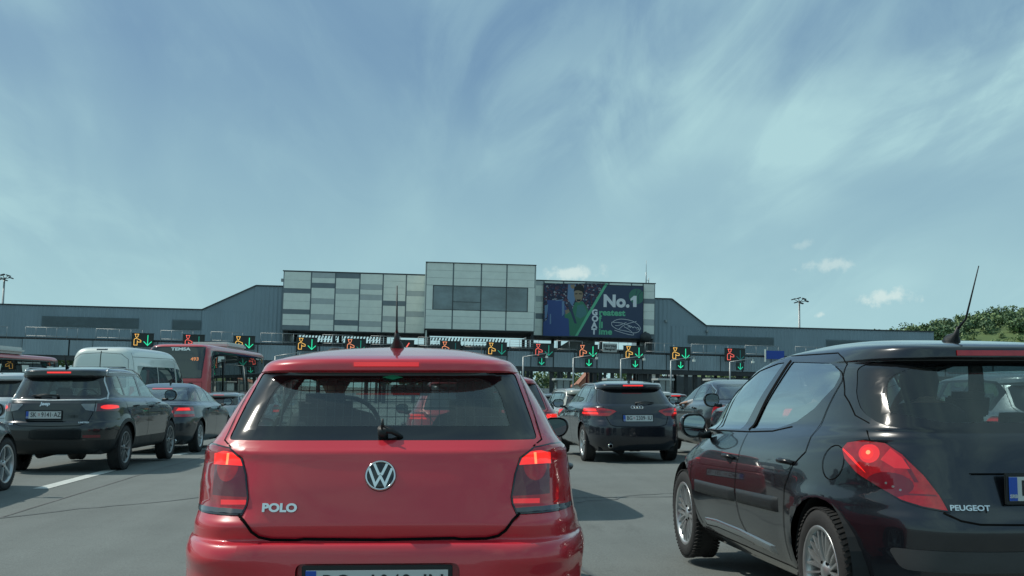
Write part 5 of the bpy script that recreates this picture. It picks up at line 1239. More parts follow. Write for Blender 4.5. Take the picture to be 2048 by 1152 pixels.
# ------------------------------------------------------------------ the other vehicles
def scaled(c, sx=1, sy=1, sz=1, **kw):
    c = dict(c); c['slices'] = [(r[0]*sz, r[1]*sy, r[2]*sz, r[3]*sy, r[4]*sx, r[5], r[6])+((r[7]*sz,) if len(r) > 7 else ()) for r in c['slices']]
    P = lambda q: [(a*sx, b*sz) for a, b in q]; Q = lambda q: [(a*sy, b*sz) for a, b in q]
    for k in ('rearwin', 'screen'):
        if c.get(k): c[k] = P(c[k])
    for k in ('dlo', 'sidewins'):
        if c.get(k): c[k] = [Q(q) for q in c[k]]
    if c.get('seams'): c['seams'] = [(q[0], P(q[1]) if q[0] != 'side' else Q(q[1]))+tuple(q[2:]) for q in c['seams']]
    if c.get('handles'): c['handles'] = [(h[0], h[1]*sy, h[2]*sz, h[3], h[4]) for h in c['handles']]
    w_ = dict(c['wheels']); w_['ys'] = tuple(y*sy for y in w_['ys']); w_['x'] = w_['x']*sx; c['wheels'] = w_
    if c.get('mirror'): m_ = c['mirror']; c['mirror'] = (m_[0]*sx, m_[1]*sy, m_[2]*sz)+tuple(m_[3:])
    if c.get('cabin'): a = c['cabin']; c['cabin'] = (a[0]*sy, a[1]*sy, a[2]*sz, a[3]*sx)
    if c.get('top'): c['top'] *= sz
    for k in ('antenna',): 
        if c.get(k): c[k] = (c[k][0]*sy,)+tuple(c[k][1:])
    c['regions'] = []; c['lamps'] = []; c['texts'] = []; c['ribs'] = []; c['brake3'] = None; c['plate'] = None; c['wiper'] = None
    if c.get('feature'): c['feature'] = None
    c.update(kw); return c
SMALL = dict(nr=26, nf=22)
SATIN = pm('satin_chrome', (.62, .65, .65), .35, .6)
# generic tall hatch / small off-roader
HATCH = dict(
 slices=[(.22, .12, .20, 3.98, .76, 6, 4), (.30, .05, .26, 4.12, .83, 5.6, 4), (.46, .0, .42, 4.20, .872, 5.4, 3.8), (.62, .0, .56, 4.25, .885, 5.2, 3.6), (.70, .03, .66, 4.25, .89, 5, 3.6), (.76, .07, .70, 4.22, .892, 5, 3.6), (.86, .09, .78, 4.10, .885, 5, 3.6), (.95, .13, .86, 3.7, .87, 5, 3.6),
  (.985, .16, .93, 3.35, .84, 5, 3.8), (1.01, .19, .97, 3.15, .80, 5, 4), (1.04, .22, 1.0, 3.06, .77, 5, 4), (1.17, .36, 1.13, 2.75, .71, 4.6, 4), (1.28, .48, 1.26, 2.42, .65, 4.4, 4), (1.30, .42, 1.28, 2.35, .64, 4.4, 4), (1.345, .42, 1.33, 2.15, .615, 4.4, 4), (1.37, .50, 1.36, 2.0, .58, 4.2, 4), (1.395, .85, 1.39, 1.85, .50, 4, 4), (1.42, 1.2, 1.415, 1.7, .34, 4, 4), (1.428, 1.38, 1.428, 1.5, .06, 3, 3)],
 top=1.41, wheels=dict(ys=(.84, 3.46), r=.32, x=.865, rim=.225, style='fivesplit'),
 rearwin=[(-.63, 1.015), (.63, 1.015), (.655, 1.06), (.585, 1.27), (-.585, 1.27), (-.655, 1.06)], rw_r=.03, frit=.05, rw_ri=.05, rw_y=(-1, 1.1), rglass=G_DARK,
 screen=[(-.66, 1.05), (.66, 1.05), (.56, 1.32), (-.56, 1.32)],
 dlo=[[(.62, 1.20), (.68, 1.02), (3.05, .985), (2.85, 1.11), (2.35, 1.315), (1.2, 1.335), (.80, 1.31)]],
 sidewins=[[(.70, 1.19), (.76, 1.05), (1.02, 1.045), (1.08, 1.31), (.85, 1.29)], [(1.09, 1.045), (1.86, 1.035), (1.82, 1.31), (1.15, 1.31)], [(1.94, 1.035), (2.92, 1.01), (2.75, 1.11), (2.32, 1.29), (1.90, 1.31)]],
 lamps=[], seams=[('rear', [(.60, .97), (.55, .76), (.50, .66), (.40, .63), (0, .625)], .009), ('rear', [(.66, 1.0), (.67, 1.06), (.60, 1.28)], .006), ('side', [(.80, 1.0), (.86, .85), (1.14, .62), (1.18, .4)]), ('side', [(1.90, 1.02), (1.93, .7), (1.90, .32)]), ('side', [(3.08, .98), (3.12, .8), (3.10, .32)])],
 handles=[('side', 1.30, .86, .2, P_BLACK), ('side', 2.15, .85, .2, P_BLACK)],
 mirror=(.86, 2.75, .99), cabin=(.4, 3.2, 1.0, .74), **SMALL)
P_NAVY = paint('midnight_paint', (.006, .009, .017), .25, .25, .02)
AUDIL = dict(name='taillight', fr='rear', y=(-1, .75), mat=REDLENS, poly=[(.36, .885), (.50, .80), (.93, .80), (.93, .965), (.62, .955), (.40, .915)], inner=[([(.66, .835), (.93, .835), (.93, .930), (.70, .93)], LIT), ([(.66, .87), (.93, .87), (.93, .885), (.66, .885)], DKLENS), ([(.46, .865), (.63, .855), (.66, .905), (.45, .895)], DKLENS)])
audi, sha = make_car('hatchback_car', 'black hatchback with four chrome rings and a BG plate, right of the red cars', (2.26, 18.7, -3.2, .0), scaled(HATCH, .975, 1, 1, lamps=[AUDIL], plate=((0, .765), ('BG', '2309', 'IU'), None), brake3=(0, 1.335, .36, .022, LIT),
   rails=(.60, .7, 2.2, .035, ALLOY), handles=[('side', 1.30, .86, .2, P_NAVY), ('side', 2.15, .85, .2, P_NAVY)], fin=.75, exhaust=(-.50, -.01, .30), wiper=((0, 1.01), (.30, 1.03))), P_NAVY)
bm = bmesh.new()
for k in range(4):
    p, n = sha.hit('rear', -.075+k*.05, .955); joined(bm, ring_bm(.031, .008, .006, 24), Matrix.Translation(p+n*.004) @ Matrix.Rotation(-math.atan2(n.z, -n.y), 4, 'X'))
mesh_obj('emblem', bm, CHROME, audi)
red2, sr2 = make_car('hatchback_car', 'red hatchback ahead of the nearest red car, showing its right rear pillar', (-.20, 10.7, -1.0), scaled(POLO, 1.03, 1.0, .985, wheels=dict(ys=(.66, 3.13), r=.305, x=.80, rim=.19, style='five'), nr=26, nf=22,
   lamps=[dict(name='taillight', fr='rear', y=(-1, .48), mat=REDLENS, poly=[(.50, .80), (.95, .80), (.95, 1.04), (.60, 1.04), (.52, .95)], inner=[([(.58, .97), (.95, .97), (.95, 1.02), (.62, 1.02)], LIT)])], brake3=(0, 1.36, .28, .02, LIT), plate=((0, .55), ('BG', '731', 'TR'), .0)), paint('crimson_paint', (.42, .015, .022), .1, .34, .06), M=84)
P_CHAR = paint('charcoal_green_paint', (.005, .009, .011), .2, .25, .012)
# off-roader with plastic arches
SUV = dict(
 slices=[(.30, .14, .30, 4.12, .78, 6, 4.5), (.36, .06, .34, 4.25, .85, 5.6, 4.5), (.52, .0, .50, 4.34, .895, 5.4, 4.2), (.66, .0, .64, 4.39, .91, 5.4, 4), (.76, .02, .76, 4.39, .912, 5.2, 4), (.80, .06, .82, 4.38, .912, 5.2, 4), (.92, .07, .92, 4.30, .905, 5, 4), (1.04, .10, 1.0, 4.05, .89, 5, 4), (1.08, .13, 1.04, 3.72, .87, 5, 4), (1.115, .16, 1.08, 3.36, .83, 5, 4.2), (1.14, .19, 1.11, 3.22, .795, 5, 4.4), (1.30, .31, 1.27, 2.90, .74, 5, 4.4), (1.46, .42, 1.44, 2.56, .68, 5, 4.4), (1.475, .34, 1.46, 2.50, .67, 5, 4.4), (1.54, .34, 1.52, 2.34, .655, 5, 4.4), (1.575, .40, 1.56, 2.2, .62, 4.6, 4.2), (1.60, .75, 1.595, 2.05, .55, 4.2, 4), (1.625, 1.2, 1.62, 1.85, .38, 4, 4), (1.632, 1.4, 1.632, 1.6, .06, 3, 3)],
 top=1.61, wheels=dict(ys=(.90, 3.53), r=.352, x=.885, rim=.245, style='fivesplit'), archclad=.055,
 rearwin=[(-.66, 1.125), (.66, 1.125), (.70, 1.17), (.61, 1.455), (-.61, 1.455), (-.70, 1.17)], rw_r=.03, frit=.05, rw_ri=.05, rw_y=(-1, 1.1), rglass=G_DARK,
 screen=[(-.70, 1.15), (.70, 1.15), (.60, 1.50), (-.60, 1.50)],
 dlo=[[(.66, 1.22), (.92, 1.14), (3.22, 1.10), (3.0, 1.24), (2.52, 1.50), (1.2, 1.53), (.72, 1.50), (.64, 1.40)]],
 sidewins=[[(.74, 1.25), (.96, 1.18), (1.06, 1.18), (1.02, 1.48), (.78, 1.465)], [(1.12, 1.165), (1.90, 1.155), (1.90, 1.485), (1.10, 1.485)], [(2.0, 1.155), (3.08, 1.13), (2.9, 1.25), (2.46, 1.475), (2.0, 1.485)]],
 lamps=[], seams=[('rear', [(.62, 1.08), (.60, .90), (.54, .76), (.44, .72), (0, .71)], .009), ('side', [(.86, 1.12), (.92, .95), (1.22, .70), (1.26, .42)]), ('side', [(1.96, 1.13), (2.0, .8), (1.96, .40)]), ('side', [(3.24, 1.09), (3.28, .9), (3.24, .40)])],
 handles=[('side', 1.34, 1.0, .2, P_CHAR), ('side', 2.22, .98, .2, P_CHAR)],
 mirror=(.90, 2.95, 1.16, dict(size=(.115, .08, .095))), cabin=(.4, 3.4, 1.1, .78), **SMALL)
JL = dict(name='taillight', fr='rear', y=(-1, .62), mat=CLEAR, poly=[(.42, 1.035), (.50, .945), (.62, .925), (.95, .925), (.95, 1.055), (.44, 1.055)], inner=[([(.64, .93), (.95, .93), (.95, 1.05), (.64, 1.05)], DKLENS), ([(.77+.085*math.cos(a), .995+.034*math.sin(a)) for a in [math.pi*2*k/14 for k in range(14)]], LIT), ([(.615, .925), (.628, .925), (.628, 1.055), (.615, 1.055)], TRIM)])
JEEP = scaled(dict(SUV, wheels=dict(SUV['wheels'], mat=pm('jeep_alloy', (.26, .27, .27), .35, .7), style='ten')), lamps=[JL], plate=((-.10, .88), ('SK', '9141', 'AZ'), None), brake3=(0, 1.525, .36, .024, LIT), rails=(.63, .6, 2.5, .045, ALLOY), wiper=((.05, 1.15), (-.32, 1.165)),
   clad=.50, regions=[('reflector', 'rear', [(.50, .54), (.72, .54), (.72, .58), (.50, .58)], DKLENS, (-1, .5), .004), ('bumper_plastic', 'rear', [(-.80, .30), (.80, .30), (.80, .50), (-.80, .50)], BLACKPL, (-1, .5), .002, 1)],
   texts=[('maker_badge', 'Jeep', -.10, 1.045, .075, .003, 1.1), ('trim_badge', '4x4', -.58, .745, .045, .001, 1.4), ('trim_badge', 'LIMITED', .50, .765, .035, .001, 1.2)],
   ribs=[('chrome_strip', 'rear0', [(-.725, 1.14), (-.66, 1.108), (0, 1.10), (.66, 1.108), (.725, 1.14)], .024, .008, SATIN), ('chrome_strip', 'diag', [(.80, 1.11), (.86, 1.20), (.83, 1.40), (.86, 1.50)], .024, .008, SATIN), ('chrome_strip', 'side', [(.70, 1.53), (1.2, 1.545), (2.52, 1.515), (3.0, 1.25), (3.2, 1.12)], .022, .006, SATIN)], antenna=None)
jeep, shj = make_car('off_roader', 'dark green-black off-roader with chrome window line and SK plate', (-6.90, 16.3, 1.0), JEEP, P_CHAR)
bm = bmesh.new(); p = Vector((.02, .62, 1.60)); add_tube(bm, [p, p+Vector((0, -.06, .06)), p+Vector((0, -.14, .20))], [.03, .015, .008], 8); mesh_obj('antenna', bm, BLACKPL, jeep)
P_GREY = paint('grey_paint', (.085, .095, .10), .5, .3, .06); P_DGREY = paint('slate_paint', (.018, .024, .030), .4, .28, .03); P_WHITE = paint('white_paint', (.62, .63, .60), 0, .35, .04); P_SILVER = paint('silver_paint', (.36, .39, .40), .75, .32, .04); P_BEIGE = paint('pale_beige_paint', (.46, .46, .40), .3, .33, .04); P_BROWN = paint('warm_grey_paint', (.03, .034, .036), .5, .3, .06)
def simple_lamp(inner, outer, z0, z1, lit, mat=REDLENS, y=.6, lz=None):
    lz = lz or (z0+(z1-z0)*.45, z1-(z1-z0)*.12)
    return dict(name='taillight', fr='rear', y=(-1, y), mat=mat, poly=[(inner, z0), (.99, z0), (.99, z1), (inner+.03, z1)], inner=[([(inner+.05, lz[0]), (outer, lz[0]), (outer, lz[1]), (inner+.05, lz[1])], lit)])
# saloon
SEDAN = dict(
 slices=[(.20, .14, .18, 4.50, .78, 6, 4), (.28, .06, .24, 4.64, .86, 5.6, 4), (.44, .0, .40, 4.74, .91, 5.2, 3.6), (.62, .0, .54, 4.78, .928, 5, 3.6), (.72, .03, .66, 4.78, .93, 5, 3.6), (.82, .06, .72, 4.74, .928, 4.6, 3.6), (.92, .07, .80, 4.60, .915, 4.4, 3.6), (.985, .08, .88, 4.2, .89, 4.2, 3.6), (1.005, .13, .93, 3.80, .86, 4, 3.8), (1.02, .30, .97, 3.62, .82, 4, 4), (1.045, .55, 1.0, 3.52, .785, 4, 4), (1.15, .80, 1.11, 3.22, .73, 4, 4), (1.27, 1.10, 1.24, 2.86, .665, 4, 4), (1.36, 1.42, 1.34, 2.50, .60, 4, 4), (1.40, 1.65, 1.39, 2.32, .53, 4, 4), (1.435, 1.88, 1.43, 2.20, .38, 4, 4), (1.447, 2.0, 1.447, 2.1, .06, 3, 3)],
 top=1.43, wheels=dict(ys=(.98, 3.80), r=.33, x=.905, rim=.225, style='ten'),
 rearwin=[(-.70, 1.06), (.70, 1.06), (.64, 1.16), (.52, 1.345), (-.52, 1.345), (-.64, 1.16)], rw_r=.04, frit=.03, rw_ri=.05, rw_y=(.2, 2.2), rglass=glass('pale_rear_screen', (.32, .38, .38), .2, dirt=.05),
 screen=[(-.72, 1.04), (.72, 1.04), (.54, 1.35), (-.54, 1.35)], screen_y=2.3,
 dlo=[[(.92, 1.10), (1.0, 1.045), (3.50, 1.0), (3.2, 1.12), (2.75, 1.30), (2.2, 1.37), (1.55, 1.34), (1.15, 1.22)]],
 sidewins=[[(1.02, 1.10), (1.10, 1.07), (1.50, 1.06), (1.55, 1.30), (1.20, 1.20)], [(1.56, 1.06), (2.30, 1.05), (2.22, 1.34), (1.70, 1.325)], [(2.38, 1.05), (3.38, 1.02), (3.12, 1.12), (2.70, 1.28), (2.32, 1.335)]],
 lamps=[], seams=[('rear', [(.66, 1.0), (.60, .86), (.56, .74), (.44, .70), (0, .695)], .009), ('side', [(1.3, 1.03), (1.30, .85), (1.48, .62), (1.5, .4)]), ('side', [(2.34, 1.03), (2.37, .7), (2.34, .32)]), ('side', [(3.52, 1.0), (3.56, .8), (3.52, .32)])],
 handles=[('side', 1.62, .90, .2, P_BLACK), ('side', 2.62, .88, .2, P_BLACK)], mirror=(.90, 3.10, 1.02), cabin=(.9, 3.6, 1.02, .76), **SMALL)
CL = dict(name='taillight', fr='rear', y=(-1, .6), mat=REDLENS, poly=[(.56, .74), (.99, .74), (.99, .955), (.54, .955), (.52, .86)], inner=[([(.58, .875), (.80, .875), (.78, .93), (.62, .93)], LIT), ([(.56, .80), (.99, .80), (.99, .86), (.56, .86)], CLEAR)])
make_car('saloon_car', 'dark slate saloon between the off-roader and the silver estate', (-7.35, 21.9, .6, .0), scaled(SEDAN, lamps=[CL], brake3=(0, 1.325, .42, .016, LITDIM), fin=1.95, plate=((0, .80), ('BG', '1185', 'ZK'), None), exhaust=(.6, -.01, .27)), P_DGREY)
WAGON = scaled(HATCH, .97, 1.06, 1.03, dlo_mat=TRIM)
OCT = dict(name='taillight', fr='rear', y=(-1, .6), mat=REDLENS, poly=[(.62, .72), (.99, .72), (.99, 1.02), (.66, 1.02), (.60, .90)], inner=[([(.62, .84), (.99, .84), (.99, .93), (.61, .93)], CLEAR), ([(.64, .74), (.99, .74), (.99, .83), (.64, .83)], LIT)])
w_, _ = make_car('estate_car', 'silver estate with roof rails behind the dark saloon', (-9.35, 34.5, .8, -.12), scaled(WAGON, 1, 1.0, 1.0, lamps=[OCT], rails=(.58, .6, 2.6, .045, ALLOY), brake3=(0, 1.375, .34, .018, LITDIM), plate=((0, .80), ('BG', '402', 'HV'), None)), P_SILVER, M=70)
make_car('estate_car', 'small silver car peeping out beyond the silver estate', (-9.6, 41, .8, -.1), scaled(WAGON, 1, 1.0, 1.0, lamps=[OCT], brake3=(0, 1.375, .34, .018, LITDIM)), paint('light_silver_paint', (.45, .48, .49), .6, .3, .04), M=60)
make_car('off_roader', 'white off-roader with roof rails at the left edge behind the dark off-roader', (-10.5, 21.6, -.5), scaled(SUV, 1, 1.03, 1.02, archclad=None, lamps=[simple_lamp(.55, .95, .86, 1.06, LITDIM)], rails=(.64, .5, 2.6, .075, ALLOY), brake3=(-.1, 1.53, .3, .02, LITDIM)), paint('ice_white_paint', (.52, .56, .58), .2, .33, .05), M=70)
make_car('saloon_car', 'dark grey car at the left edge, only its front wheel and wing in frame', (-6.98, 10.1, .0), scaled(SEDAN, .98, .93, 1.0, wheels=dict(ys=(.92, 3.60), r=.33, x=.885, rim=.235, style='star'), lamps=[CL], plate=((0, .80), ('BG', '577', 'MB'), None)), P_GREY)
make_car('off_roader', 'pale beige off-roader with silver roof rails left of the black hatchback', (2.15, 26.2, -5.5, -.18), scaled(SUV, .98, 1.0, .96, archclad=None, lamps=[simple_lamp(.60, .95, .88, 1.06, LITDIM)], rails=(.62, .5, 2.4, .03, ALLOY), rglass=G_DARK), P_BEIGE, M=70)
make_car('hatchback_car', 'small silver car just right of the front red hatchback, far off', (1.95, 45, -.5, -.05), scaled(HATCH, 1, 1, 1.0, lamps=[simple_lamp(.60, .95, .80, 1.0, LITDIM)]), P_SILVER, M=60)
make_car('off_roader', 'white off-roader with a high brake light behind the black hatchback', (5.15, 37.5, .2, -.22), scaled(SUV, 1, 1.03, 1.0, archclad=None, lamps=[simple_lamp(.46, .90, .92, 1.06, LIT, DKLENS, lz=(.94, 1.03))], rglass=G_DARK, brake3=(0, 1.54, .5, .03, LIT), plate=((0, .86), ('BG', '865', 'CD'), None)), P_WHITE, M=70)
make_car('hatchback_car', 'small dark red car with lit lamps right of the white off-roader', (7.3, 47, .3, -.12), scaled(HATCH, 1, 1, 1.05, lamps=[simple_lamp(.55, .92, .80, 1.0, LIT)], brake3=(0, 1.39, .5, .03, LIT)), paint('maroon_paint', (.10, .012, .016), .2, .3), M=60)
COUPE = scaled(SEDAN, 1.0, 1.0, .985, dlo_mat=TRIM, lamps=[dict(CL, inner=[])], ribs=[('chrome_strip', 'side', [(1.00, 1.06), (1.2, 1.22), (1.6, 1.335), (2.2, 1.365), (2.8, 1.28), (3.3, 1.08)], .014, .006, CHROME)], mirror=(.88, 3.05, 1.02, dict(size=(.10, .08, .075))))
coupe, _ = make_car('saloon_car', 'grey fastback with an arm resting out of its window', (4.55, 18.9, -.8, .03), COUPE, P_BROWN)
make_car('off_roader', 'black off-roader ahead of the black hatchback, its door mirror showing', (4.25, 12.7, -1.8, -.01), scaled(SUV, .98, 1.0, .98, lamps=[simple_lamp(.55, .95, .88, 1.06, LIT)], rails=(.62, .5, 2.5, .035, BLACKPL), mirror=(.91, 3.0, 1.12, dict(size=(.12, .08, .10)))), P_BLACK)
make_car('hatchback_car', 'black roofed car far beyond the grey fastback', (6.1, 27.5, .0, -.02), scaled(SUV, .98, 1.0, .93, archclad=None, lamps=[simple_lamp(.55, .95, .80, 1.0, LITDIM)]), P_BLACK, M=60)
make_car('hatchback_car', 'pale silver car seen through the panes of the black hatchback', (5.75, 10.4, -1.5), scaled(HATCH, 1, 1, 1.03, lamps=[simple_lamp(.60, .95, .80, 1.0, LITDIM)]), P_SILVER)

# van and buses
VAN = dict(cat='van',
 slices=[(.38, .06, .36, 6.55, .93, 14, 5), (.50, .01, .46, 6.78, .98, 14, 5), (.80, .0, .70, 6.90, .995, 14, 5), (1.10, .0, .95, 6.86, 1.0, 14, 5), (1.30, .01, 1.15, 6.55, .995, 14, 5), (1.45, .015, 1.30, 6.05, .985, 14, 6), (1.60, .02, 1.55, 5.85, .97, 14, 6), (2.00, .04, 1.95, 5.55, .93, 13, 6), (2.30, .06, 2.2, 5.30, .89, 12, 6), (2.50, .10, 2.45, 4.95, .85, 9, 6), (2.62, .20, 2.60, 4.5, .78, 7, 6), (2.68, .5, 2.67, 4.0, .62, 6, 5), (2.71, 1.2, 2.70, 3.3, .3, 4, 4), (2.715, 1.8, 2.715, 2.6, .05, 3, 3)],
 wheels=dict(ys=(1.35, 5.7), r=.35, x=.98, rim=.2, style='ten'), rearwin=[(-.80, 1.45), (.80, 1.45), (.775, 2.08), (-.775, 2.08)], rw_r=.08, frit=.02, rw_ri=.06, rglass=G_DARK,
 screen=[(-.84, 1.45), (.84, 1.45), (.76, 2.1), (-.76, 2.1)], screen_y=4, sidewins=[[(.55, 1.42), (2.5, 1.42), (2.5, 2.12), (.62, 2.12)], [(2.56, 1.42), (4.35, 1.42), (4.35, 2.12), (2.56, 2.12)], [(4.5, 1.38), (5.75, 1.30), (5.55, 1.75), (5.2, 2.08), (4.5, 2.1)]], sglass=G_DARK,
 seams=[('rear', [(0.006, .45), (.006, 2.55)], .012), ('side', [(4.42, 2.3), (4.42, .5)], .012), ('side', [(.35, 2.5), (.30, .6)], .012), ('side', [(.35, 2.38), (4.3, 2.42), (5.1, 2.25)], .012), ('rear', [(.84, .5), (.86, 1.3), (.80, 2.3), (.6, 2.46), (.0, 2.5)], .010)],
 lamps=[dict(name='taillight', fr='rear', y=(-1, .3), mat=REDLENS, poly=[(.86, .95), (1.1, .95), (1.1, 1.5), (.88, 1.5)])], brake3=(0, 2.60, .32, .03, TRIM), mirror=(1.0, 5.55, 1.45, dict(size=(.12, .10, .2), mat=BLACKPL)), nr=26, nf=22)
def scaled_van(c):
    c = dict(c); c['slices'] = [(r[0], r[1]*1.03, r[2], r[3]*1.03)+tuple(r[4:]) for r in c['slices']]; return c
make_car('van', 'white high roofed minibus with dark windows behind the dark off-roader', (-12.1, 31.9, 3.0, -.0), scaled_van(VAN), paint('van_white_paint', (.72, .76, .70), .1, .36, .05), M=80)
P_BUS = paint('bus_red_paint', (.52, .035, .042), .0, .4, .06)
BUSGL = glass('bus_glass', (.05, .06, .06), .10, dirt=.04)
BUS = dict(cat='bus',
 slices=[(.30, .10, .30, 11.5, 1.20, 18, 10), (.40, .02, .40, 11.6, 1.25, 18, 10), (1.0, .0, 1.0, 11.66, 1.27, 18, 10), (1.6, .03, 1.6, 11.64, 1.27, 18, 10), (2.4, .16, 2.4, 11.55, 1.25, 16, 10), (2.80, .26, 2.80, 11.45, 1.23, 14, 10), (2.95, .32, 2.95, 11.35, 1.17, 10, 9), (3.02, .5, 3.02, 11.1, 1.0, 8, 8), (3.06, 1.5, 3.06, 10, .5, 6, 6), (3.065, 3, 3.065, 8, .05, 4, 4)],
 wheels=dict(ys=(3.2, 9.0), r=.48, x=1.24, rim=.28, w=.28, style='ten'), archgap=.07,
 rearwin=[(-1.10, 2.72), (-1.04, 1.75), (1.04, 1.75), (1.10, 2.72), (1.08, 2.93), (-1.08, 2.93)], rw_r=.05, frit=.04, rglass=BUSGL, rw_y=(-1, 1),
 sidewins=[[(.75, 1.30), (2.9, 1.30), (2.9, 2.72), (.85, 2.72)]]+[[(3.0+1.55*k, 1.30), (4.5+1.55*k, 1.30), (4.5+1.55*k, 2.72), (3.0+1.55*k, 2.72)] for k in range(4)]+[[(9.3, 1.0), (11.3, 1.0), (11.2, 2.72), (9.3, 2.72)]], sglass=BUSGL, sw_r=.05,
 dlo=[[(.65, 1.22), (11.4, 1.22), (11.3, 2.80), (.75, 2.80)]], screen=[(-1.15, 1.1), (1.15, 1.1), (1.12, 2.8), (-1.12, 2.8)], screen_y=9,
 seams=[('rear', [(1.06, .6), (1.06, 1.62), (0, 1.62)], .014), ('side', [(3.9, .4), (3.9, 1.2)], .016), ('side', [(5.6, .4), (5.6, 2.75)], .05), ('side', [(7.1, .4), (7.1, 2.75)], .04)],
 lamps=[dict(name='taillight', fr='rear', y=(-1, .5), mat=REDLENS, poly=[(1.02, .70), (1.5, .70), (1.5, 1.25), (1.06, 1.25)], inner=[([(1.1, .98), (1.5, .98), (1.5, 1.12), (1.1, 1.12)], LIT)])],
 texts=[('maker_badge', 'TEMSA', .12, 2.83, .17, .006, 1.5), ('model_badge', 'EVO', -.52, 1.47, .13, .005, 1.8), ('route_number', '493', .72, 2.46, .19, .005, 1.15, pm('led_route', (.6, .25, .1), .5, emit=(1, .36, .14), es=.4))], nr=24, nf=20)
def tall(c, k):
    c = dict(c); c['slices'] = [(r[0]*k, r[1], r[2]*k)+tuple(r[3:]) for r in c['slices']]
    for q in ('rearwin', 'screen'): c[q] = [(a, b*k) for a, b in c[q]]
    for q in ('dlo', 'sidewins'): c[q] = [[(a, b*k) for a, b in p_] for p_ in c[q]]
    c['seams'] = [(s_[0], [(a, b*k) for a, b in s_[1]])+tuple(s_[2:]) for s_ in c['seams']]
    c['texts'] = [(t_[0], t_[1], t_[2], t_[3]*k)+tuple(t_[4:]) for t_ in c['texts']]; return c
bus, shb = make_car('bus', 'red city bus with route number 493 in its rear window', (-13.3, 43.0, 2.8, .05), tall(BUS, 1.09), P_BUS, M=70)
bm = bmesh.new(); add_box(bm, (0, 6.8, 3.46), (1.7, 3.4, .26)); mesh_obj('roof_air_unit', bm, WHITER, bus, bevel=.08)
bm = bmesh.new(); add_prism(bm, [(.42, 1.45), (.66, 1.45), (.66, 1.26), (.54, 1.16), (.42, 1.26)], 'y', -.02, .015); mesh_obj('crest', bm, WHITEP, bus)
bm = bmesh.new(); add_box(bm, (-1.33, 3.5, 2.86), (.01, 8, .10))
add_tube(bm, [(1.28, 2.55, 1.4), (1.28, 2.58, 2.75)], .03, 6); mesh_obj('side_strip', bm, P_BUS, bus)
B2 = dict(BUS); B2['texts'] = []
bus2, _ = make_car('bus', 'second red bus with white roof units at the left edge', (-27.7, 53.5, 1.0, .25), tall(B2, 1.09), P_BUS, M=60)
bm = bmesh.new(); add_box(bm, (.2, 3.5, 3.50), (2.0, 5.2, .38)); mesh_obj('roof_air_unit', bm, WHITER, bus2, bevel=.14)
for y_ in (2.4, 6.0, 9.6):
    bm = bmesh.new(); add_prism(bm, [(y_-.5, 2.72), (y_+.5, 2.72), (y_+.35, 2.35), (y_-.35, 2.35)], 'x', 1.262, 1.275)
    mesh_obj('window_sticker', bm, PANEL, bus2)
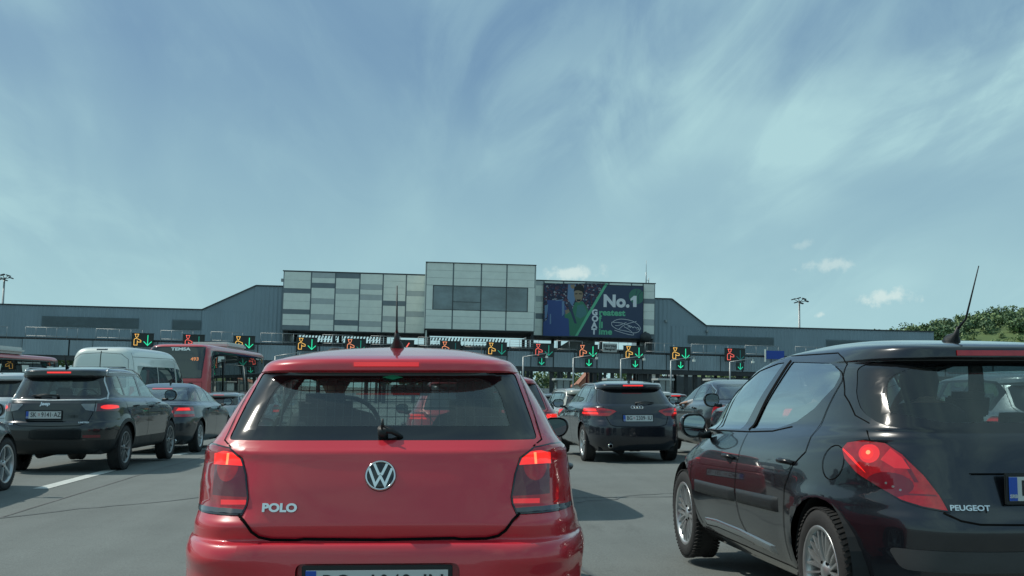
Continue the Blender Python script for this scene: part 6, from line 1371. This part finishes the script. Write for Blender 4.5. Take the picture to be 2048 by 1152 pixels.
# ------------------------------------------------------------------ people
SKN = tex(pm('skin', (.42, .26, .19), .55), 30, .08)
def mat_of(root): return Matrix.Translation(root.location) @ root.rotation_euler.to_matrix().to_4x4()
def person(car_, at_, label, hair=(.015, .012, .010), shirt=(.05, .06, .08), long_hair=False, arms=None, scale=1.0, lean=0, turn=0, legs=True):
    """seated figure facing +y with its hips at at_ in the car's own frame"""
    bm = bmesh.new(); V = []; E = []; Rd = []
    def jn(p, r, parent):
        V.append(bm.verts.new(Vector(p))); Rd.append(r)
        if parent is not None: bm.edges.new((V[parent], V[-1]))
        return len(V)-1
    pel = jn((0, 0, .0), .15, None); sp = jn((0, -.05+lean*.2, .20), .135, pel); ch = jn((0, -.08+lean*.5, .38), .15, sp); nk = jn((0, -.055+lean*.8, .52), .055, ch); hd = jn((0, -.03+lean, .60), .052, nk)
    hands = []
    arms = arms or {-1: [(-.25, .10, .20), (-.17, .36, .30)], 1: [(.25, .10, .20), (.17, .36, .30)]}
    for sd in (-1, 1):
        sh_ = jn((sd*.17, -.07+lean*.6, .435), .072, ch); a = jn(arms[sd][0], .045, sh_); b = jn(arms[sd][1], .030, a); d = (V[b].co-V[a].co).normalized(); h_ = jn(V[b].co+d*.05, .036, b); hands.append((V[b].co.copy(), d, sd))
        if legs: t = jn((sd*.11, .10, -.01), .085, pel); k = jn((sd*.14, .44, .05), .065, t); f = jn((sd*.13, .62, -.30), .045, k); jn((sd*.13, .76, -.33), .04, f)
    me = bpy.data.meshes.new('p'); bm.to_mesh(me); bm.free(); o = bpy.data.objects.new('p', me); COL.objects.link(o)
    m1 = o.modifiers.new('s', 'SKIN'); m1.use_smooth_shade = True; o.modifiers.new('u', 'SUBSURF').levels = 1; o.modifiers['u'].render_levels = 1
    for i, sv in enumerate(me.skin_vertices[0].data): sv.radius = (Rd[i], Rd[i]*(.75 if i in (0, 1, 2) else 1)); sv.use_root = (i == 0)
    bpy.context.view_layer.update(); m2 = bpy.data.meshes.new_from_object(o.evaluated_get(bpy.context.evaluated_depsgraph_get())); bpy.data.objects.remove(o)
    bm = bmesh.new(); bm.from_mesh(m2)
    for f in bm.faces:
        c = f.calc_center_median(); f.smooth = True
        near = min((c-h[0]).length for h in hands); f.material_index = 0 if (c.z > .505 and abs(c.x) < .09) or near < .13 else (2 if c.z < .03 and c.y > .0 else 1)
    hc = Vector((0, .0+lean, .675)); TM = Matrix.Translation(hc) @ Matrix.Rotation(turn, 4, 'Z')
    vs = bmesh.ops.create_uvsphere(bm, u_segments=20, v_segments=14, radius=1)['verts']
    for v in vs:                                                     # skull narrowing to the jaw
        p = v.co.copy(); k = 1-.28*max(0, -p.z); p = Vector((p.x*.078*k, p.y*.098*(1-.18*max(0, -p.z))+(.012 if p.z < 0 else 0), p.z*.122)); v.co = TM @ p
    for f in {f for v in vs for f in v.link_faces}: f.smooth = True; f.material_index = 0
    add_ellipsoid(bm, TM @ Vector((0, .103, -.012)), (.013, .018, .022), mi=0, seg=8, rings=6)
    for sd in (-1, 1):
        add_ellipsoid(bm, TM @ Vector((sd*.080, -.005, -.005)), (.010, .020, .030), mi=0, seg=8, rings=6); add_ellipsoid(bm, TM @ Vector((sd*.030, .088, .012)), (.013, .008, .007), mi=3, seg=8, rings=6)
    add_ellipsoid(bm, TM @ Vector((0, .092, -.058)), (.024, .008, .006), mi=4, seg=8, rings=6)
    for hp, d, sd in hands:                                          # palm, four bent fingers and a thumb
        side = d.cross(Vector((0, 0, 1))).normalized(); up = side.cross(d).normalized(); c = hp+d*.085
        add_ellipsoid(bm, hp+d*.055, (.042, .048, .020), mi=0, seg=10, rings=8)
        for k, ln in enumerate((.066, .076, .070, .056)):
            b_ = c+side*(.026-.0175*k); add_tube(bm, [b_-d*.02, b_+d*ln*.5, b_+d*ln*.85-up*ln*.28, b_+d*ln*.80-up*ln*.62], [.0095, .0088, .0082, .007], 6, 0)
        b_ = hp+d*.03+side*sd*-.03; add_tube(bm, [b_, b_+side*sd*-.022+d*.028, b_+side*sd*-.022+d*.055-up*.012], [.0115, .010, .008], 6, 0)
    HM = pm('hair_%02d' % int(hair[0]*1000), hair, .7); SM = tex(pm('cloth_%d' % int(sum(shirt)*1000), shirt, .85), 40, .15)
    r_ = mesh_obj('person', bm, [SKN, SM, pm('trousers', (.03, .035, .05), .9), pm('eye', (.05, .05, .05), .3), pm('lips', (.30, .12, .10), .6)])
    for p in r_.data.polygons: p.use_smooth = True
    r_.matrix_world = mat_of(car_) @ Matrix.Translation(at_) @ Matrix.Scale(scale, 4)
    bh = bmesh.new(); vs = bmesh.ops.create_uvsphere(bh, u_segments=24, v_segments=16, radius=1)['verts']
    for v in vs:
        p = v.co; n_ = noise.noise(p*4)*.06; drop = (1.5 if long_hair else 1.0)
        q = Vector((p.x*.090, p.y*.108-.010, p.z*.126+.010))*(1+n_)
        if p.y > .35 and p.z < .45: q = q*.86                        # face left free
        if long_hair and p.z < 0 and p.y < .3: q.z = p.z*.24; q.x *= 1.15
        elif p.z < -.25: q = q*.9; q.z = max(q.z, -.05)
        v.co = TM @ q
    for f in bh.faces: f.smooth = True
    mesh_obj('hair', bh, HM, r_)
    return tag(r_, label, 'person')
person(polo, (-.37, 1.72, .62), 'driver seen as a dark shape through the left half of the red rear pane', hair=(.02, .017, .015), shirt=(.03, .035, .04), scale=1.08)
person(polo, (.37, 1.70, .64), 'passenger with dark hair seen through the right half of the red hatchback rear pane', hair=(.012, .01, .01), shirt=(.04, .04, .05), long_hair=True, scale=1.02)
person(c207, (-.37, 1.80, .62), 'driver of the black hatchback seen faintly through its front side window', shirt=(.10, .12, .14))
person(c207, (-.05, 1.12, .62), 'back passenger with thick dark hair in the middle of the black hatchback rear pane', shirt=(.02, .02, .025), long_hair=True, lean=.04, scale=1.04)
person(c207, (-.42, 1.16, .58), 'child passenger turned sideways at the left of the black hatchback rear pane', hair=(.02, .016, .012), shirt=(.05, .05, .06), turn=1.9, scale=.86)
person(coupe, (-.42, 2.30, .60), 'driver of the grey fastback in a white shirt with a forearm hanging from the window', shirt=(.50, .52, .52), arms={-1: [(-.36, .08, .40), (-.45, .25, .37)], 1: [(.25, .10, .20), (.17, .36, .30)]}, legs=False)
